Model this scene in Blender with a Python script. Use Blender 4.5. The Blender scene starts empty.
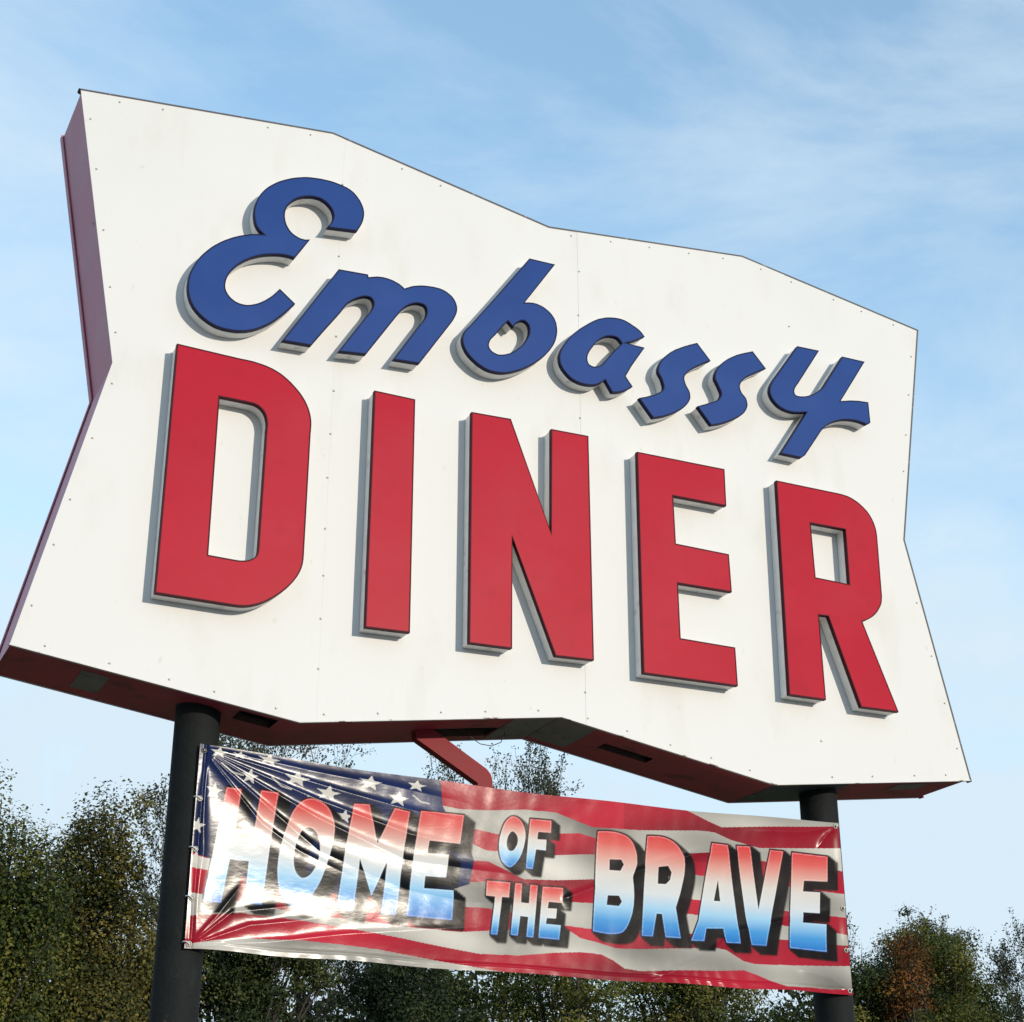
import bpy, math, random
import numpy as np
from mathutils import Matrix, Vector, noise
from mathutils.geometry import tessellate_polygon

# ------------------------------------------------------------------ camera
sc = bpy.context.scene
C = sc.collection
cam_d = bpy.data.cameras.new("camera")
cam = bpy.data.objects.new("camera", cam_d)
C.objects.link(cam)
cam_d.sensor_fit = 'HORIZONTAL'
cam_d.sensor_width = 36.0
cam_d.lens = 57.83
cam_d.shift_x = -0.0377
cam_d.shift_y = 0.0177
cam_d.clip_start = 0.1
cam_d.clip_end = 3000
BASE = 4.16          # height of the letters' base line above the ground
# columns: right, up, backwards
cam.matrix_world = Matrix(((0.88848, -0.17599, -0.42383, -1.911),
                           (-0.45882, -0.35946, -0.81257, -6.642),
                           (-0.00935, 0.91641, -0.40012, BASE - 2.558),
                           (0, 0, 0, 1)))
sc.camera = cam

# ------------------------------------------------------------------ sky, sun, exposure
SUN = Vector((0.37, -1.0, 0.225)).normalized()
EL = math.asin(SUN.z)
AZ = math.atan2(SUN.x, SUN.y)
w = bpy.data.worlds.new("World")
sc.world = w
w.use_nodes = True
nt = w.node_tree
nt.nodes.clear()
out = nt.nodes.new('ShaderNodeOutputWorld')
bg = nt.nodes.new('ShaderNodeBackground')
sky = nt.nodes.new('ShaderNodeTexSky')
sky.sky_type = 'NISHITA'
sky.sun_disc = False
sky.sun_elevation = EL
sky.sun_rotation = AZ
sky.air_density = 1.0
sky.dust_density = 0.3
sky.ozone_density = 1.3
bg.inputs['Strength'].default_value = SKY_STR = 0.15
tc = nt.nodes.new('ShaderNodeTexCoord')
mp = nt.nodes.new('ShaderNodeMapping')
mp.inputs['Scale'].default_value = (1.3, 1.3, 3.4)
mp.inputs['Rotation'].default_value = (0.3, 0.25, 0.5)
mp.inputs['Location'].default_value = (0.35, 0.1, 0.2)
n1 = nt.nodes.new('ShaderNodeTexNoise')
n1.inputs['Scale'].default_value = 1.9
n1.inputs['Detail'].default_value = 9
n1.inputs['Roughness'].default_value = 0.60
n1.inputs['Distortion'].default_value = 0.45
rp = nt.nodes.new('ShaderNodeValToRGB')
rp.color_ramp.elements[0].position = 0.34
rp.color_ramp.elements[0].color = (0.20, 0.20, 0.20, 1)
rp.color_ramp.elements[1].position = 0.66
rp.color_ramp.elements[1].color = (0.95, 0.95, 0.95, 1)
mx = nt.nodes.new('ShaderNodeMix')
mx.data_type = 'RGBA'
CL = 0.15
mx.inputs[7].default_value = (0.415 / CL, 0.505 / CL, 0.575 / CL, 1)   # thin high cloud
lk = nt.links.new
lk(tc.outputs['Generated'], mp.inputs['Vector'])
lk(mp.outputs['Vector'], n1.inputs['Vector'])
lk(n1.outputs['Fac'], rp.inputs['Fac'])
sx = nt.nodes.new('ShaderNodeSeparateXYZ')       # the veil of cloud thickens towards the horizon
lk(tc.outputs['Generated'], sx.inputs['Vector'])
mr = nt.nodes.new('ShaderNodeMapRange')
mr.inputs['From Min'].default_value = 0.50
mr.inputs['From Max'].default_value = 0.08
mr.inputs['To Min'].default_value = 0.0
mr.inputs['To Max'].default_value = 0.65
lk(sx.outputs['Z'], mr.inputs['Value'])
mxm = nt.nodes.new('ShaderNodeMath'); mxm.operation = 'ADD'; mxm.use_clamp = True
lk(rp.outputs['Color'], mxm.inputs[0])
lk(mr.outputs['Result'], mxm.inputs[1])
lk(mxm.outputs['Value'], mx.inputs[0])
tint = nt.nodes.new('ShaderNodeVectorMath')      # a clearer, bluer autumn sky than the plain model
tint.operation = 'MULTIPLY'
tint.inputs[1].default_value = (1.08, 1.40, 1.46)
lk(sky.outputs['Color'], tint.inputs[0])
lk(tint.outputs['Vector'], mx.inputs[6])
lk(mx.outputs[2], bg.inputs['Color'])
lk(bg.outputs['Background'], out.inputs['Surface'])

sun_d = bpy.data.lights.new("sun", 'SUN')
sun_d.energy = 2.1
sun_d.angle = math.radians(0.6)
sun_d.color = (1.0, 0.90, 0.755)
sun = bpy.data.objects.new("sun", sun_d)
C.objects.link(sun)
sun.rotation_euler = SUN.to_track_quat('Z', 'Y').to_euler()
sun.location = (12, -30, 12)
sc.view_settings.view_transform = 'Standard'
sc.view_settings.look = 'None'
sc.view_settings.exposure = 0.74
sc.view_settings.gamma = 1.0

# ------------------------------------------------------------------ traced outlines, metres on the sign's own plane
SIGN_LETTERS = [
 ('blue script capital E','blue',[[(0.4424,2.084),(0.4484,2.096),(0.4542,2.109),(0.4596,2.121),(0.4643,2.134),(0.4681,2.146),(0.4709,2.158),(0.473,2.17),(0.4744,2.183),(0.4748,2.195),(0.4741,2.206),(0.4721,2.218),(0.4688,2.23),(0.4644,2.242),(0.4591,2.253),(0.453,2.264),(0.4452,2.275),(0.4363,2.286),(0.4263,2.296),(0.4155,2.306),(0.4039,2.313),(0.3907,2.32),(0.3763,2.325),(0.3612,2.328),(0.3456,2.331),(0.3301,2.333),(0.3141,2.335),(0.2977,2.336),(0.2811,2.336),(0.2643,2.335),(0.2473,2.334),(0.2293,2.332),(0.211,2.329),(0.1926,2.326),(0.1742,2.322),(0.156,2.317),(0.1379,2.31),(0.1197,2.303),(0.1017,2.295),(0.0841,2.286),(0.067,2.276),(0.0507,2.266),(0.0345,2.255),(0.0189,2.243),(0.004,2.23),(-0.0097,2.217),(-0.0214,2.205),(-0.0324,2.192),(-0.0427,2.178),(-0.0519,2.164),(-0.0601,2.15),(-0.0669,2.135),(-0.0729,2.12),(-0.0778,2.104),(-0.0818,2.089),(-0.0848,2.074),(-0.0865,2.061),(-0.0875,2.048),(-0.0876,2.036),(-0.087,2.024),(-0.0856,2.012),(-0.0835,2),(-0.0807,1.988),(-0.077,1.976),(-0.0726,1.965),(-0.0673,1.956),(-0.0614,1.948),(-0.0546,1.941),(-0.0471,1.935),(-0.0392,1.929),(-0.0311,1.924),(-0.0461,1.921),(-0.0612,1.917),(-0.0764,1.913),(-0.0919,1.908),(-0.1076,1.901),(-0.1259,1.893),(-0.1448,1.884),(-0.1638,1.873),(-0.1825,1.862),(-0.2004,1.849),(-0.2175,1.837),(-0.2343,1.823),(-0.2505,1.808),(-0.2661,1.793),(-0.2806,1.777),(-0.2941,1.76),(-0.3069,1.743),(-0.319,1.726),(-0.33,1.708),(-0.3397,1.689),(-0.3482,1.671),(-0.3558,1.652),(-0.3624,1.632),(-0.3676,1.613),(-0.3713,1.595),(-0.3734,1.577),(-0.3743,1.56),(-0.374,1.542),(-0.3726,1.526),(-0.3701,1.51),(-0.3667,1.496),(-0.3622,1.482),(-0.3568,1.468),(-0.3506,1.456),(-0.3436,1.444),(-0.3361,1.433),(-0.3277,1.424),(-0.3186,1.415),(-0.3088,1.406),(-0.2986,1.398),(-0.2865,1.39),(-0.2736,1.382),(-0.2599,1.375),(-0.2457,1.369),(-0.2311,1.364),(-0.2152,1.361),(-0.1985,1.359),(-0.1813,1.358),(-0.164,1.359),(-0.1469,1.36),(-0.1302,1.362),(-0.1135,1.365),(-0.0967,1.37),(-0.0801,1.375),(-0.0636,1.382),(-0.0467,1.39),(-0.0297,1.4),(-0.013,1.411),(0.0033,1.423),(0.0187,1.435),(0.0323,1.447),(0.0452,1.459),(0.0577,1.472),(0.0699,1.486),(0.0823,1.5),(0.0954,1.516),(0.1083,1.532),(0.1211,1.549),(0.1339,1.567),(0.1466,1.584),(0.0659,1.646),(0.057,1.633),(0.0479,1.621),(0.0386,1.608),(0.0291,1.596),(0.0191,1.585),(0.0087,1.575),(-0.002,1.564),(-0.0131,1.555),(-0.0243,1.546),(-0.0357,1.538),(-0.0466,1.532),(-0.0578,1.526),(-0.0691,1.521),(-0.0803,1.517),(-0.0914,1.514),(-0.1022,1.513),(-0.1131,1.513),(-0.1238,1.514),(-0.1342,1.516),(-0.1439,1.519),(-0.153,1.524),(-0.1619,1.529),(-0.1703,1.536),(-0.1777,1.543),(-0.1839,1.551),(-0.1883,1.558),(-0.1919,1.565),(-0.1948,1.573),(-0.1969,1.581),(-0.198,1.59),(-0.1979,1.601),(-0.1965,1.614),(-0.194,1.627),(-0.1905,1.64),(-0.1863,1.652),(-0.1812,1.664),(-0.1751,1.676),(-0.1682,1.688),(-0.1605,1.699),(-0.1524,1.71),(-0.1429,1.722),(-0.1326,1.733),(-0.1216,1.744),(-0.1101,1.754),(-0.0985,1.764),(-0.0861,1.774),(-0.0733,1.782),(-0.0601,1.79),(-0.0467,1.798),(-0.0334,1.805),(-0.0201,1.811),(-0.0066,1.816),(0.0069,1.821),(0.0204,1.825),(0.0335,1.829),(0.0457,1.832),(0.0578,1.835),(0.0697,1.837),(0.0812,1.838),(0.092,1.839),(0.1002,1.839),(0.1081,1.839),(0.1156,1.838),(0.1228,1.837),(0.1298,1.836),(0.2017,1.965),(0.1948,1.962),(0.1876,1.96),(0.1802,1.957),(0.1727,1.956),(0.1651,1.956),(0.155,1.956),(0.1444,1.958),(0.1337,1.962),(0.1235,1.966),(0.1143,1.971),(0.1061,1.977),(0.0985,1.984),(0.0915,1.993),(0.0854,2.002),(0.0801,2.011),(0.0756,2.022),(0.0719,2.033),(0.069,2.046),(0.0673,2.058),(0.0668,2.07),(0.0676,2.081),(0.0695,2.092),(0.0723,2.104),(0.076,2.115),(0.0806,2.125),(0.0864,2.136),(0.0933,2.146),(0.101,2.156),(0.1094,2.165),(0.1181,2.174),(0.1278,2.182),(0.1384,2.189),(0.1494,2.195),(0.1607,2.201),(0.172,2.205),(0.184,2.209),(0.1964,2.213),(0.2089,2.215),(0.2211,2.216),(0.2326,2.216),(0.2428,2.215),(0.2528,2.212),(0.2624,2.208),(0.2713,2.204),(0.2795,2.198),(0.2868,2.192),(0.2936,2.185),(0.2998,2.178),(0.305,2.17),(0.309,2.161),(0.3115,2.154),(0.3133,2.146),(0.3143,2.138),(0.3145,2.13),(0.3139,2.122),(0.3121,2.114),(0.3092,2.106),(0.3056,2.098),(0.3019,2.09),(0.2983,2.083),(0.2956,2.078),(0.2928,2.073),(0.2899,2.068),(0.287,2.064),(0.2841,2.059)]]),
 ('blue script m','blue',[[(0.3553,1.838),(0.5074,1.851),(0.512,1.836),(0.5231,1.841),(0.5342,1.845),(0.5455,1.849),(0.5568,1.853),(0.5683,1.855),(0.5808,1.857),(0.5936,1.858),(0.6064,1.858),(0.6189,1.857),(0.6308,1.856),(0.6412,1.854),(0.6514,1.851),(0.6611,1.848),(0.6702,1.845),(0.6784,1.841),(0.6842,1.838),(0.6896,1.835),(0.6945,1.831),(0.699,1.828),(0.7031,1.824),(0.7133,1.831),(0.7237,1.837),(0.7344,1.844),(0.7456,1.85),(0.7572,1.855),(0.7711,1.86),(0.7858,1.865),(0.8009,1.869),(0.8162,1.872),(0.8312,1.874),(0.8465,1.876),(0.862,1.878),(0.8774,1.878),(0.8923,1.878),(0.9063,1.876),(0.9185,1.873),(0.9303,1.869),(0.9414,1.863),(0.9516,1.857),(0.9607,1.851),(0.9681,1.843),(0.9747,1.835),(0.9804,1.826),(0.985,1.816),(0.9884,1.806),(0.9903,1.798),(0.9913,1.789),(0.9913,1.78),(0.9906,1.77),(0.9891,1.761),(0.9861,1.75),(0.9818,1.738),(0.9767,1.726),(0.971,1.714),(0.9652,1.702),(0.7943,1.42),(0.6552,1.409),(0.794,1.647),(0.7998,1.656),(0.8055,1.665),(0.8109,1.675),(0.8156,1.684),(0.8193,1.693),(0.8218,1.7),(0.8238,1.708),(0.8253,1.715),(0.826,1.722),(0.8259,1.728),(0.8252,1.734),(0.8239,1.74),(0.822,1.745),(0.8193,1.75),(0.8158,1.754),(0.8105,1.757),(0.8038,1.759),(0.7963,1.76),(0.7884,1.76),(0.7807,1.759),(0.7726,1.758),(0.7641,1.755),(0.7555,1.751),(0.747,1.747),(0.739,1.742),(0.7313,1.737),(0.7239,1.73),(0.7168,1.724),(0.7098,1.716),(0.7032,1.709),(0.6967,1.701),(0.6905,1.692),(0.6846,1.683),(0.6789,1.674),(0.6732,1.665),(0.5151,1.401),(0.3737,1.382),(0.5052,1.609),(0.5111,1.618),(0.517,1.627),(0.5227,1.637),(0.5278,1.646),(0.5321,1.655),(0.5354,1.662),(0.5384,1.67),(0.5409,1.677),(0.5426,1.684),(0.5431,1.691),(0.5425,1.698),(0.541,1.704),(0.5387,1.71),(0.5356,1.715),(0.5318,1.719),(0.5269,1.722),(0.521,1.723),(0.5145,1.724),(0.5077,1.723),(0.5009,1.722),(0.4932,1.72),(0.4852,1.716),(0.4771,1.712),(0.4689,1.707),(0.4608,1.702),(0.4517,1.696),(0.4423,1.689),(0.4331,1.681),(0.4244,1.673),(0.4166,1.665),(0.4105,1.657),(0.405,1.649),(0.4,1.641),(0.3954,1.633),(0.391,1.625),(0.3903,1.623),(0.3876,1.618),(0.3836,1.611),(0.3789,1.603),(0.3742,1.596),(0.364,1.579),(0.3516,1.56),(0.3378,1.538),(0.3233,1.516),(0.309,1.494),(0.2378,1.379),(0.0938,1.369)]]),
 ('blue script b','blue',[[(1.401,2.202),(1.553,2.208),(1.373,1.925),(1.383,1.929),(1.393,1.932),(1.404,1.934),(1.415,1.936),(1.426,1.937),(1.44,1.937),(1.454,1.935),(1.468,1.932),(1.482,1.928),(1.494,1.922),(1.506,1.915),(1.518,1.907),(1.529,1.897),(1.538,1.886),(1.546,1.875),(1.551,1.863),(1.556,1.85),(1.558,1.837),(1.56,1.823),(1.561,1.808),(1.56,1.793),(1.558,1.777),(1.554,1.76),(1.55,1.744),(1.544,1.728),(1.536,1.711),(1.526,1.694),(1.516,1.677),(1.504,1.661),(1.492,1.645),(1.48,1.631),(1.466,1.616),(1.452,1.603),(1.438,1.589),(1.424,1.577),(1.409,1.565),(1.394,1.553),(1.378,1.542),(1.362,1.531),(1.346,1.521),(1.329,1.512),(1.311,1.502),(1.293,1.494),(1.275,1.487),(1.258,1.481),(1.24,1.477),(1.222,1.474),(1.204,1.473),(1.187,1.473),(1.171,1.474),(1.154,1.478),(1.138,1.483),(1.123,1.49),(1.108,1.497),(1.095,1.506),(1.082,1.515),(1.07,1.525),(1.058,1.536),(1.048,1.547),(1.04,1.559),(1.034,1.571),(1.028,1.584),(1.024,1.597),(1.022,1.61),(1.021,1.622),(1.022,1.631),(1.024,1.639),(1.026,1.648),(1.03,1.656),(1.033,1.665),(1.038,1.674),(1.044,1.683),(1.051,1.692),(1.058,1.7),(1.065,1.709),(1.201,1.905)],
  [(1.277,1.788),(1.307,1.759),(1.311,1.767),(1.315,1.774),(1.319,1.781),(1.324,1.788),(1.33,1.794),(1.336,1.8),(1.344,1.806),(1.352,1.811),(1.36,1.814),(1.367,1.815),(1.373,1.814),(1.38,1.811),(1.386,1.806),(1.391,1.8),(1.395,1.794),(1.397,1.786),(1.399,1.777),(1.399,1.768),(1.398,1.758),(1.397,1.748),(1.394,1.738),(1.39,1.727),(1.386,1.717),(1.38,1.706),(1.374,1.696),(1.367,1.684),(1.358,1.672),(1.349,1.66),(1.339,1.649),(1.329,1.639),(1.32,1.629),(1.31,1.621),(1.3,1.613),(1.29,1.606),(1.28,1.6),(1.269,1.594),(1.257,1.589),(1.246,1.585),(1.235,1.582),(1.224,1.58),(1.216,1.58),(1.208,1.582),(1.2,1.584),(1.192,1.587),(1.186,1.591),(1.181,1.595),(1.177,1.599),(1.174,1.604),(1.171,1.609),(1.17,1.615),(1.169,1.621),(1.17,1.628),(1.172,1.636),(1.175,1.644),(1.178,1.651),(1.183,1.66),(1.19,1.669),(1.197,1.678),(1.204,1.687),(1.211,1.696),(1.218,1.706),(1.224,1.716),(1.23,1.726),(1.237,1.736),(1.244,1.746),(1.25,1.755),(1.257,1.763),(1.264,1.772),(1.27,1.78)]]),
 ('blue script a','blue',[[(2.091,1.908),(2.085,1.914),(2.08,1.921),(2.074,1.927),(2.068,1.933),(2.061,1.939),(2.053,1.944),(2.044,1.949),(2.034,1.954),(2.024,1.958),(2.014,1.962),(2.003,1.967),(1.991,1.971),(1.979,1.975),(1.967,1.978),(1.954,1.979),(1.94,1.98),(1.926,1.979),(1.912,1.978),(1.897,1.975),(1.882,1.972),(1.867,1.968),(1.851,1.963),(1.836,1.956),(1.82,1.949),(1.804,1.941),(1.786,1.929),(1.768,1.916),(1.749,1.901),(1.732,1.886),(1.715,1.872),(1.699,1.858),(1.684,1.843),(1.67,1.829),(1.656,1.814),(1.644,1.8),(1.634,1.788),(1.625,1.776),(1.617,1.764),(1.61,1.752),(1.602,1.74),(1.595,1.728),(1.588,1.715),(1.582,1.702),(1.577,1.689),(1.573,1.677),(1.571,1.665),(1.57,1.653),(1.571,1.642),(1.572,1.63),(1.574,1.62),(1.578,1.609),(1.584,1.598),(1.59,1.588),(1.598,1.579),(1.606,1.57),(1.614,1.562),(1.624,1.554),(1.634,1.547),(1.645,1.541),(1.656,1.536),(1.669,1.533),(1.683,1.53),(1.697,1.528),(1.711,1.528),(1.725,1.528),(1.738,1.529),(1.751,1.531),(1.764,1.534),(1.777,1.538),(1.789,1.543),(1.8,1.55),(1.81,1.557),(1.821,1.565),(1.83,1.574),(1.84,1.583),(1.881,1.519),(1.893,1.522),(1.905,1.525),(1.917,1.528),(1.929,1.533),(1.94,1.538),(1.954,1.546),(1.967,1.554),(1.98,1.564),(1.993,1.574),(2.006,1.584),(2.001,1.589),(1.997,1.595),(1.993,1.6),(1.988,1.605),(1.984,1.61),(1.98,1.616),(1.976,1.621),(1.972,1.626),(1.969,1.632),(1.965,1.637),(2.005,1.71),(2.088,1.84),(1.971,1.839),(1.981,1.843),(1.991,1.847),(2.001,1.851),(2.012,1.857),(2.022,1.863),(2.035,1.87),(2.049,1.879),(2.063,1.888),(2.076,1.898)],
  [(1.947,1.831),(1.943,1.837),(1.938,1.843),(1.933,1.849),(1.927,1.853),(1.921,1.857),(1.911,1.859),(1.901,1.859),(1.889,1.858),(1.878,1.857),(1.867,1.853),(1.856,1.849),(1.845,1.843),(1.834,1.835),(1.823,1.827),(1.813,1.818),(1.802,1.807),(1.792,1.795),(1.782,1.781),(1.773,1.768),(1.765,1.755),(1.757,1.743),(1.75,1.73),(1.744,1.718),(1.739,1.706),(1.737,1.695),(1.736,1.686),(1.737,1.677),(1.738,1.669),(1.741,1.662),(1.745,1.656),(1.75,1.652),(1.757,1.649),(1.764,1.648),(1.772,1.647),(1.78,1.648),(1.787,1.65),(1.795,1.653),(1.803,1.658),(1.81,1.663),(1.817,1.669),(1.825,1.675),(1.831,1.683),(1.838,1.692),(1.844,1.701),(1.851,1.71),(1.861,1.722),(1.87,1.735),(1.88,1.749),(1.89,1.762),(1.9,1.775),(1.91,1.787),(1.919,1.798),(1.928,1.809),(1.938,1.82)]]),
 ('blue script s nearest the a','blue',[[(2.423,1.956),(2.505,1.864),(2.488,1.854),(2.472,1.845),(2.456,1.835),(2.44,1.824),(2.425,1.814),(2.41,1.804),(2.396,1.793),(2.383,1.783),(2.37,1.772),(2.36,1.762),(2.352,1.754),(2.345,1.745),(2.339,1.737),(2.334,1.729),(2.33,1.721),(2.329,1.712),(2.33,1.704),(2.332,1.695),(2.334,1.687),(2.337,1.678),(2.341,1.67),(2.346,1.661),(2.351,1.653),(2.356,1.645),(2.36,1.636),(2.361,1.628),(2.362,1.62),(2.362,1.612),(2.362,1.603),(2.36,1.595),(2.356,1.585),(2.351,1.575),(2.345,1.566),(2.338,1.556),(2.33,1.546),(2.321,1.536),(2.31,1.526),(2.298,1.516),(2.286,1.507),(2.273,1.498),(2.259,1.488),(2.245,1.48),(2.229,1.471),(2.214,1.463),(2.199,1.455),(2.184,1.448),(2.169,1.442),(2.154,1.437),(2.139,1.431),(2.124,1.426),(2.041,1.525),(2.051,1.529),(2.062,1.534),(2.073,1.538),(2.084,1.543),(2.095,1.548),(2.107,1.554),(2.12,1.56),(2.133,1.566),(2.145,1.573),(2.156,1.581),(2.165,1.587),(2.174,1.594),(2.183,1.602),(2.189,1.609),(2.194,1.618),(2.196,1.628),(2.196,1.639),(2.193,1.65),(2.19,1.661),(2.187,1.671),(2.183,1.68),(2.178,1.689),(2.172,1.697),(2.168,1.705),(2.165,1.714),(2.165,1.722),(2.166,1.731),(2.167,1.739),(2.17,1.748),(2.173,1.757),(2.177,1.767),(2.182,1.777),(2.188,1.787),(2.195,1.796),(2.202,1.806),(2.213,1.819),(2.225,1.831),(2.238,1.844),(2.252,1.856),(2.266,1.867),(2.28,1.878),(2.296,1.887),(2.311,1.897),(2.327,1.906),(2.342,1.915),(2.358,1.923),(2.374,1.932),(2.391,1.94),(2.407,1.948)]]),
 ('blue script s nearest the y','blue',[[(2.788,1.996),(2.87,1.906),(2.853,1.896),(2.836,1.886),(2.82,1.876),(2.804,1.865),(2.788,1.855),(2.773,1.845),(2.759,1.836),(2.745,1.826),(2.732,1.816),(2.72,1.805),(2.712,1.796),(2.704,1.786),(2.697,1.776),(2.691,1.766),(2.688,1.757),(2.687,1.749),(2.687,1.74),(2.689,1.732),(2.692,1.724),(2.695,1.716),(2.7,1.709),(2.707,1.702),(2.714,1.696),(2.72,1.689),(2.725,1.681),(2.727,1.673),(2.729,1.663),(2.73,1.653),(2.73,1.643),(2.728,1.634),(2.724,1.624),(2.72,1.614),(2.713,1.604),(2.707,1.594),(2.699,1.585),(2.69,1.576),(2.68,1.567),(2.669,1.559),(2.658,1.551),(2.646,1.543),(2.631,1.533),(2.616,1.524),(2.6,1.515),(2.584,1.506),(2.568,1.498),(2.551,1.49),(2.535,1.483),(2.518,1.477),(2.502,1.471),(2.485,1.465),(2.404,1.561),(2.42,1.569),(2.435,1.577),(2.451,1.584),(2.466,1.592),(2.48,1.599),(2.493,1.606),(2.506,1.612),(2.518,1.619),(2.529,1.626),(2.538,1.633),(2.545,1.641),(2.55,1.648),(2.555,1.656),(2.559,1.664),(2.561,1.672),(2.561,1.682),(2.558,1.692),(2.553,1.702),(2.548,1.712),(2.544,1.722),(2.539,1.731),(2.535,1.74),(2.53,1.748),(2.526,1.756),(2.525,1.766),(2.526,1.777),(2.528,1.789),(2.532,1.801),(2.537,1.813),(2.543,1.825),(2.552,1.838),(2.562,1.851),(2.573,1.863),(2.585,1.876),(2.598,1.888),(2.612,1.9),(2.628,1.912),(2.644,1.923),(2.661,1.934),(2.678,1.945),(2.699,1.956),(2.72,1.966),(2.742,1.976),(2.765,1.986)]]),
 ('blue script y','blue',[[(3.098,2.108),(3.25,2.117),(3.084,1.865),(3.076,1.854),(3.068,1.843),(3.061,1.831),(3.056,1.821),(3.053,1.812),(3.052,1.806),(3.053,1.8),(3.054,1.794),(3.056,1.79),(3.06,1.786),(3.067,1.784),(3.075,1.783),(3.086,1.784),(3.097,1.786),(3.108,1.788),(3.121,1.792),(3.136,1.797),(3.151,1.804),(3.166,1.812),(3.18,1.82),(3.195,1.831),(3.211,1.843),(3.226,1.856),(3.241,1.87),(3.256,1.885),(3.412,2.12),(3.573,2.126),(3.372,1.821),(3.391,1.827),(3.41,1.832),(3.429,1.838),(3.448,1.843),(3.468,1.847),(3.488,1.851),(3.508,1.854),(3.529,1.856),(3.549,1.858),(3.57,1.86),(3.571,1.728),(3.543,1.71),(3.529,1.713),(3.514,1.716),(3.499,1.717),(3.484,1.718),(3.468,1.718),(3.45,1.717),(3.43,1.714),(3.41,1.711),(3.39,1.706),(3.371,1.701),(3.353,1.694),(3.335,1.686),(3.318,1.678),(3.301,1.669),(3.286,1.659),(3.275,1.651),(3.264,1.643),(3.254,1.635),(3.244,1.626),(3.235,1.617),(3.225,1.606),(3.216,1.595),(3.207,1.583),(3.198,1.57),(3.19,1.558),(3.092,1.418),(3.066,1.397),(2.925,1.394),(3.125,1.692),(3.103,1.686),(3.082,1.68),(3.061,1.675),(3.041,1.671),(3.021,1.669),(3.004,1.67),(2.988,1.671),(2.972,1.674),(2.958,1.679),(2.944,1.684),(2.932,1.691),(2.921,1.699),(2.911,1.708),(2.902,1.718),(2.895,1.728),(2.891,1.737),(2.887,1.747),(2.884,1.758),(2.883,1.769),(2.884,1.78),(2.886,1.792),(2.891,1.805),(2.897,1.818),(2.904,1.831),(2.911,1.844)]]),
 ('red block capital D','red',[[(-0.3975,1.227),(-0.1124,1.224),(-0.0937,1.224),(-0.0749,1.225),(-0.0561,1.225),(-0.0373,1.225),(-0.0186,1.223),(0.0008,1.221),(0.0204,1.218),(0.0398,1.214),(0.0589,1.209),(0.0775,1.202),(0.0965,1.194),(0.1152,1.183),(0.1334,1.171),(0.1507,1.158),(0.1668,1.144),(0.181,1.131),(0.1945,1.117),(0.2071,1.102),(0.2184,1.087),(0.2284,1.071),(0.236,1.056),(0.2427,1.042),(0.2482,1.026),(0.2528,1.011),(0.2563,0.9951),(0.2586,0.9793),(0.2596,0.9632),(0.2598,0.9468),(0.2593,0.9304),(0.2586,0.9139),(0.258,0.2976),(0.2576,0.2852),(0.2567,0.2726),(0.2552,0.2599),(0.2528,0.2472),(0.2494,0.2344),(0.2441,0.2199),(0.2377,0.2052),(0.2301,0.1905),(0.2215,0.176),(0.2121,0.1619),(0.2004,0.1466),(0.1871,0.1313),(0.1729,0.1166),(0.1583,0.1026),(0.1438,0.0896),(0.1305,0.0784),(0.1168,0.0678),(0.103,0.058),(0.0891,0.0491),(0.0752,0.0411),(0.0624,0.0347),(0.0496,0.029),(0.0367,0.0241),(0.0236,0.02),(0.0103,0.0165),(-0.0042,0.0139),(-0.0189,0.0122),(-0.0339,0.0113),(-0.0489,0.0108),(-0.064,0.0105),(-0.3932,0.0097)],
  [(-0.1819,1.004),(-0.0651,1.006),(-0.0522,1.006),(-0.0393,1.006),(-0.0267,1.006),(-0.015,1.004),(-0.0043,1.001),(0.0039,0.997),(0.0116,0.9922),(0.0185,0.9866),(0.0248,0.9803),(0.0301,0.9734),(0.0345,0.966),(0.0381,0.9579),(0.0409,0.9492),(0.0431,0.9402),(0.0449,0.9313),(0.0461,0.9226),(0.0466,0.9136),(0.0466,0.9045),(0.0463,0.8954),(0.0458,0.8862),(0.0449,0.3057),(0.0448,0.2965),(0.0444,0.2872),(0.0435,0.2782),(0.0418,0.2697),(0.0387,0.2622),(0.0343,0.2558),(0.0288,0.2499),(0.0224,0.2447),(0.0157,0.2401),(0.009,0.2361),(0.0024,0.233),(-0.0046,0.2306),(-0.0117,0.2287),(-0.0189,0.2273),(-0.026,0.226),(-0.033,0.2251),(-0.0401,0.2245),(-0.0472,0.2243),(-0.0543,0.2242),(-0.0614,0.2242),(-0.1759,0.2256)]]),
 ('red block capital I','red',[[(0.5649,1.216),(0.7767,1.218),(0.7813,0.0156),(0.5629,0.0077)]]),
 ('red block capital N','red',[[(1.077,1.219),(1.293,1.23),(1.513,0.6527),(1.519,1.225),(1.733,1.233),(1.738,0.0264),(1.529,0.0172),(1.301,0.5891),(1.3,0.0188),(1.077,0.012)]]),
 ('red block capital E','red',[[(2.018,1.206),(2.555,1.22),(2.553,1.004),(2.227,0.9961),(2.231,0.7297),(2.552,0.7296),(2.557,0.519),(2.233,0.5111),(2.235,0.2178),(2.558,0.219),(2.561,0.0137),(2.012,0.0016)]]),
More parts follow.
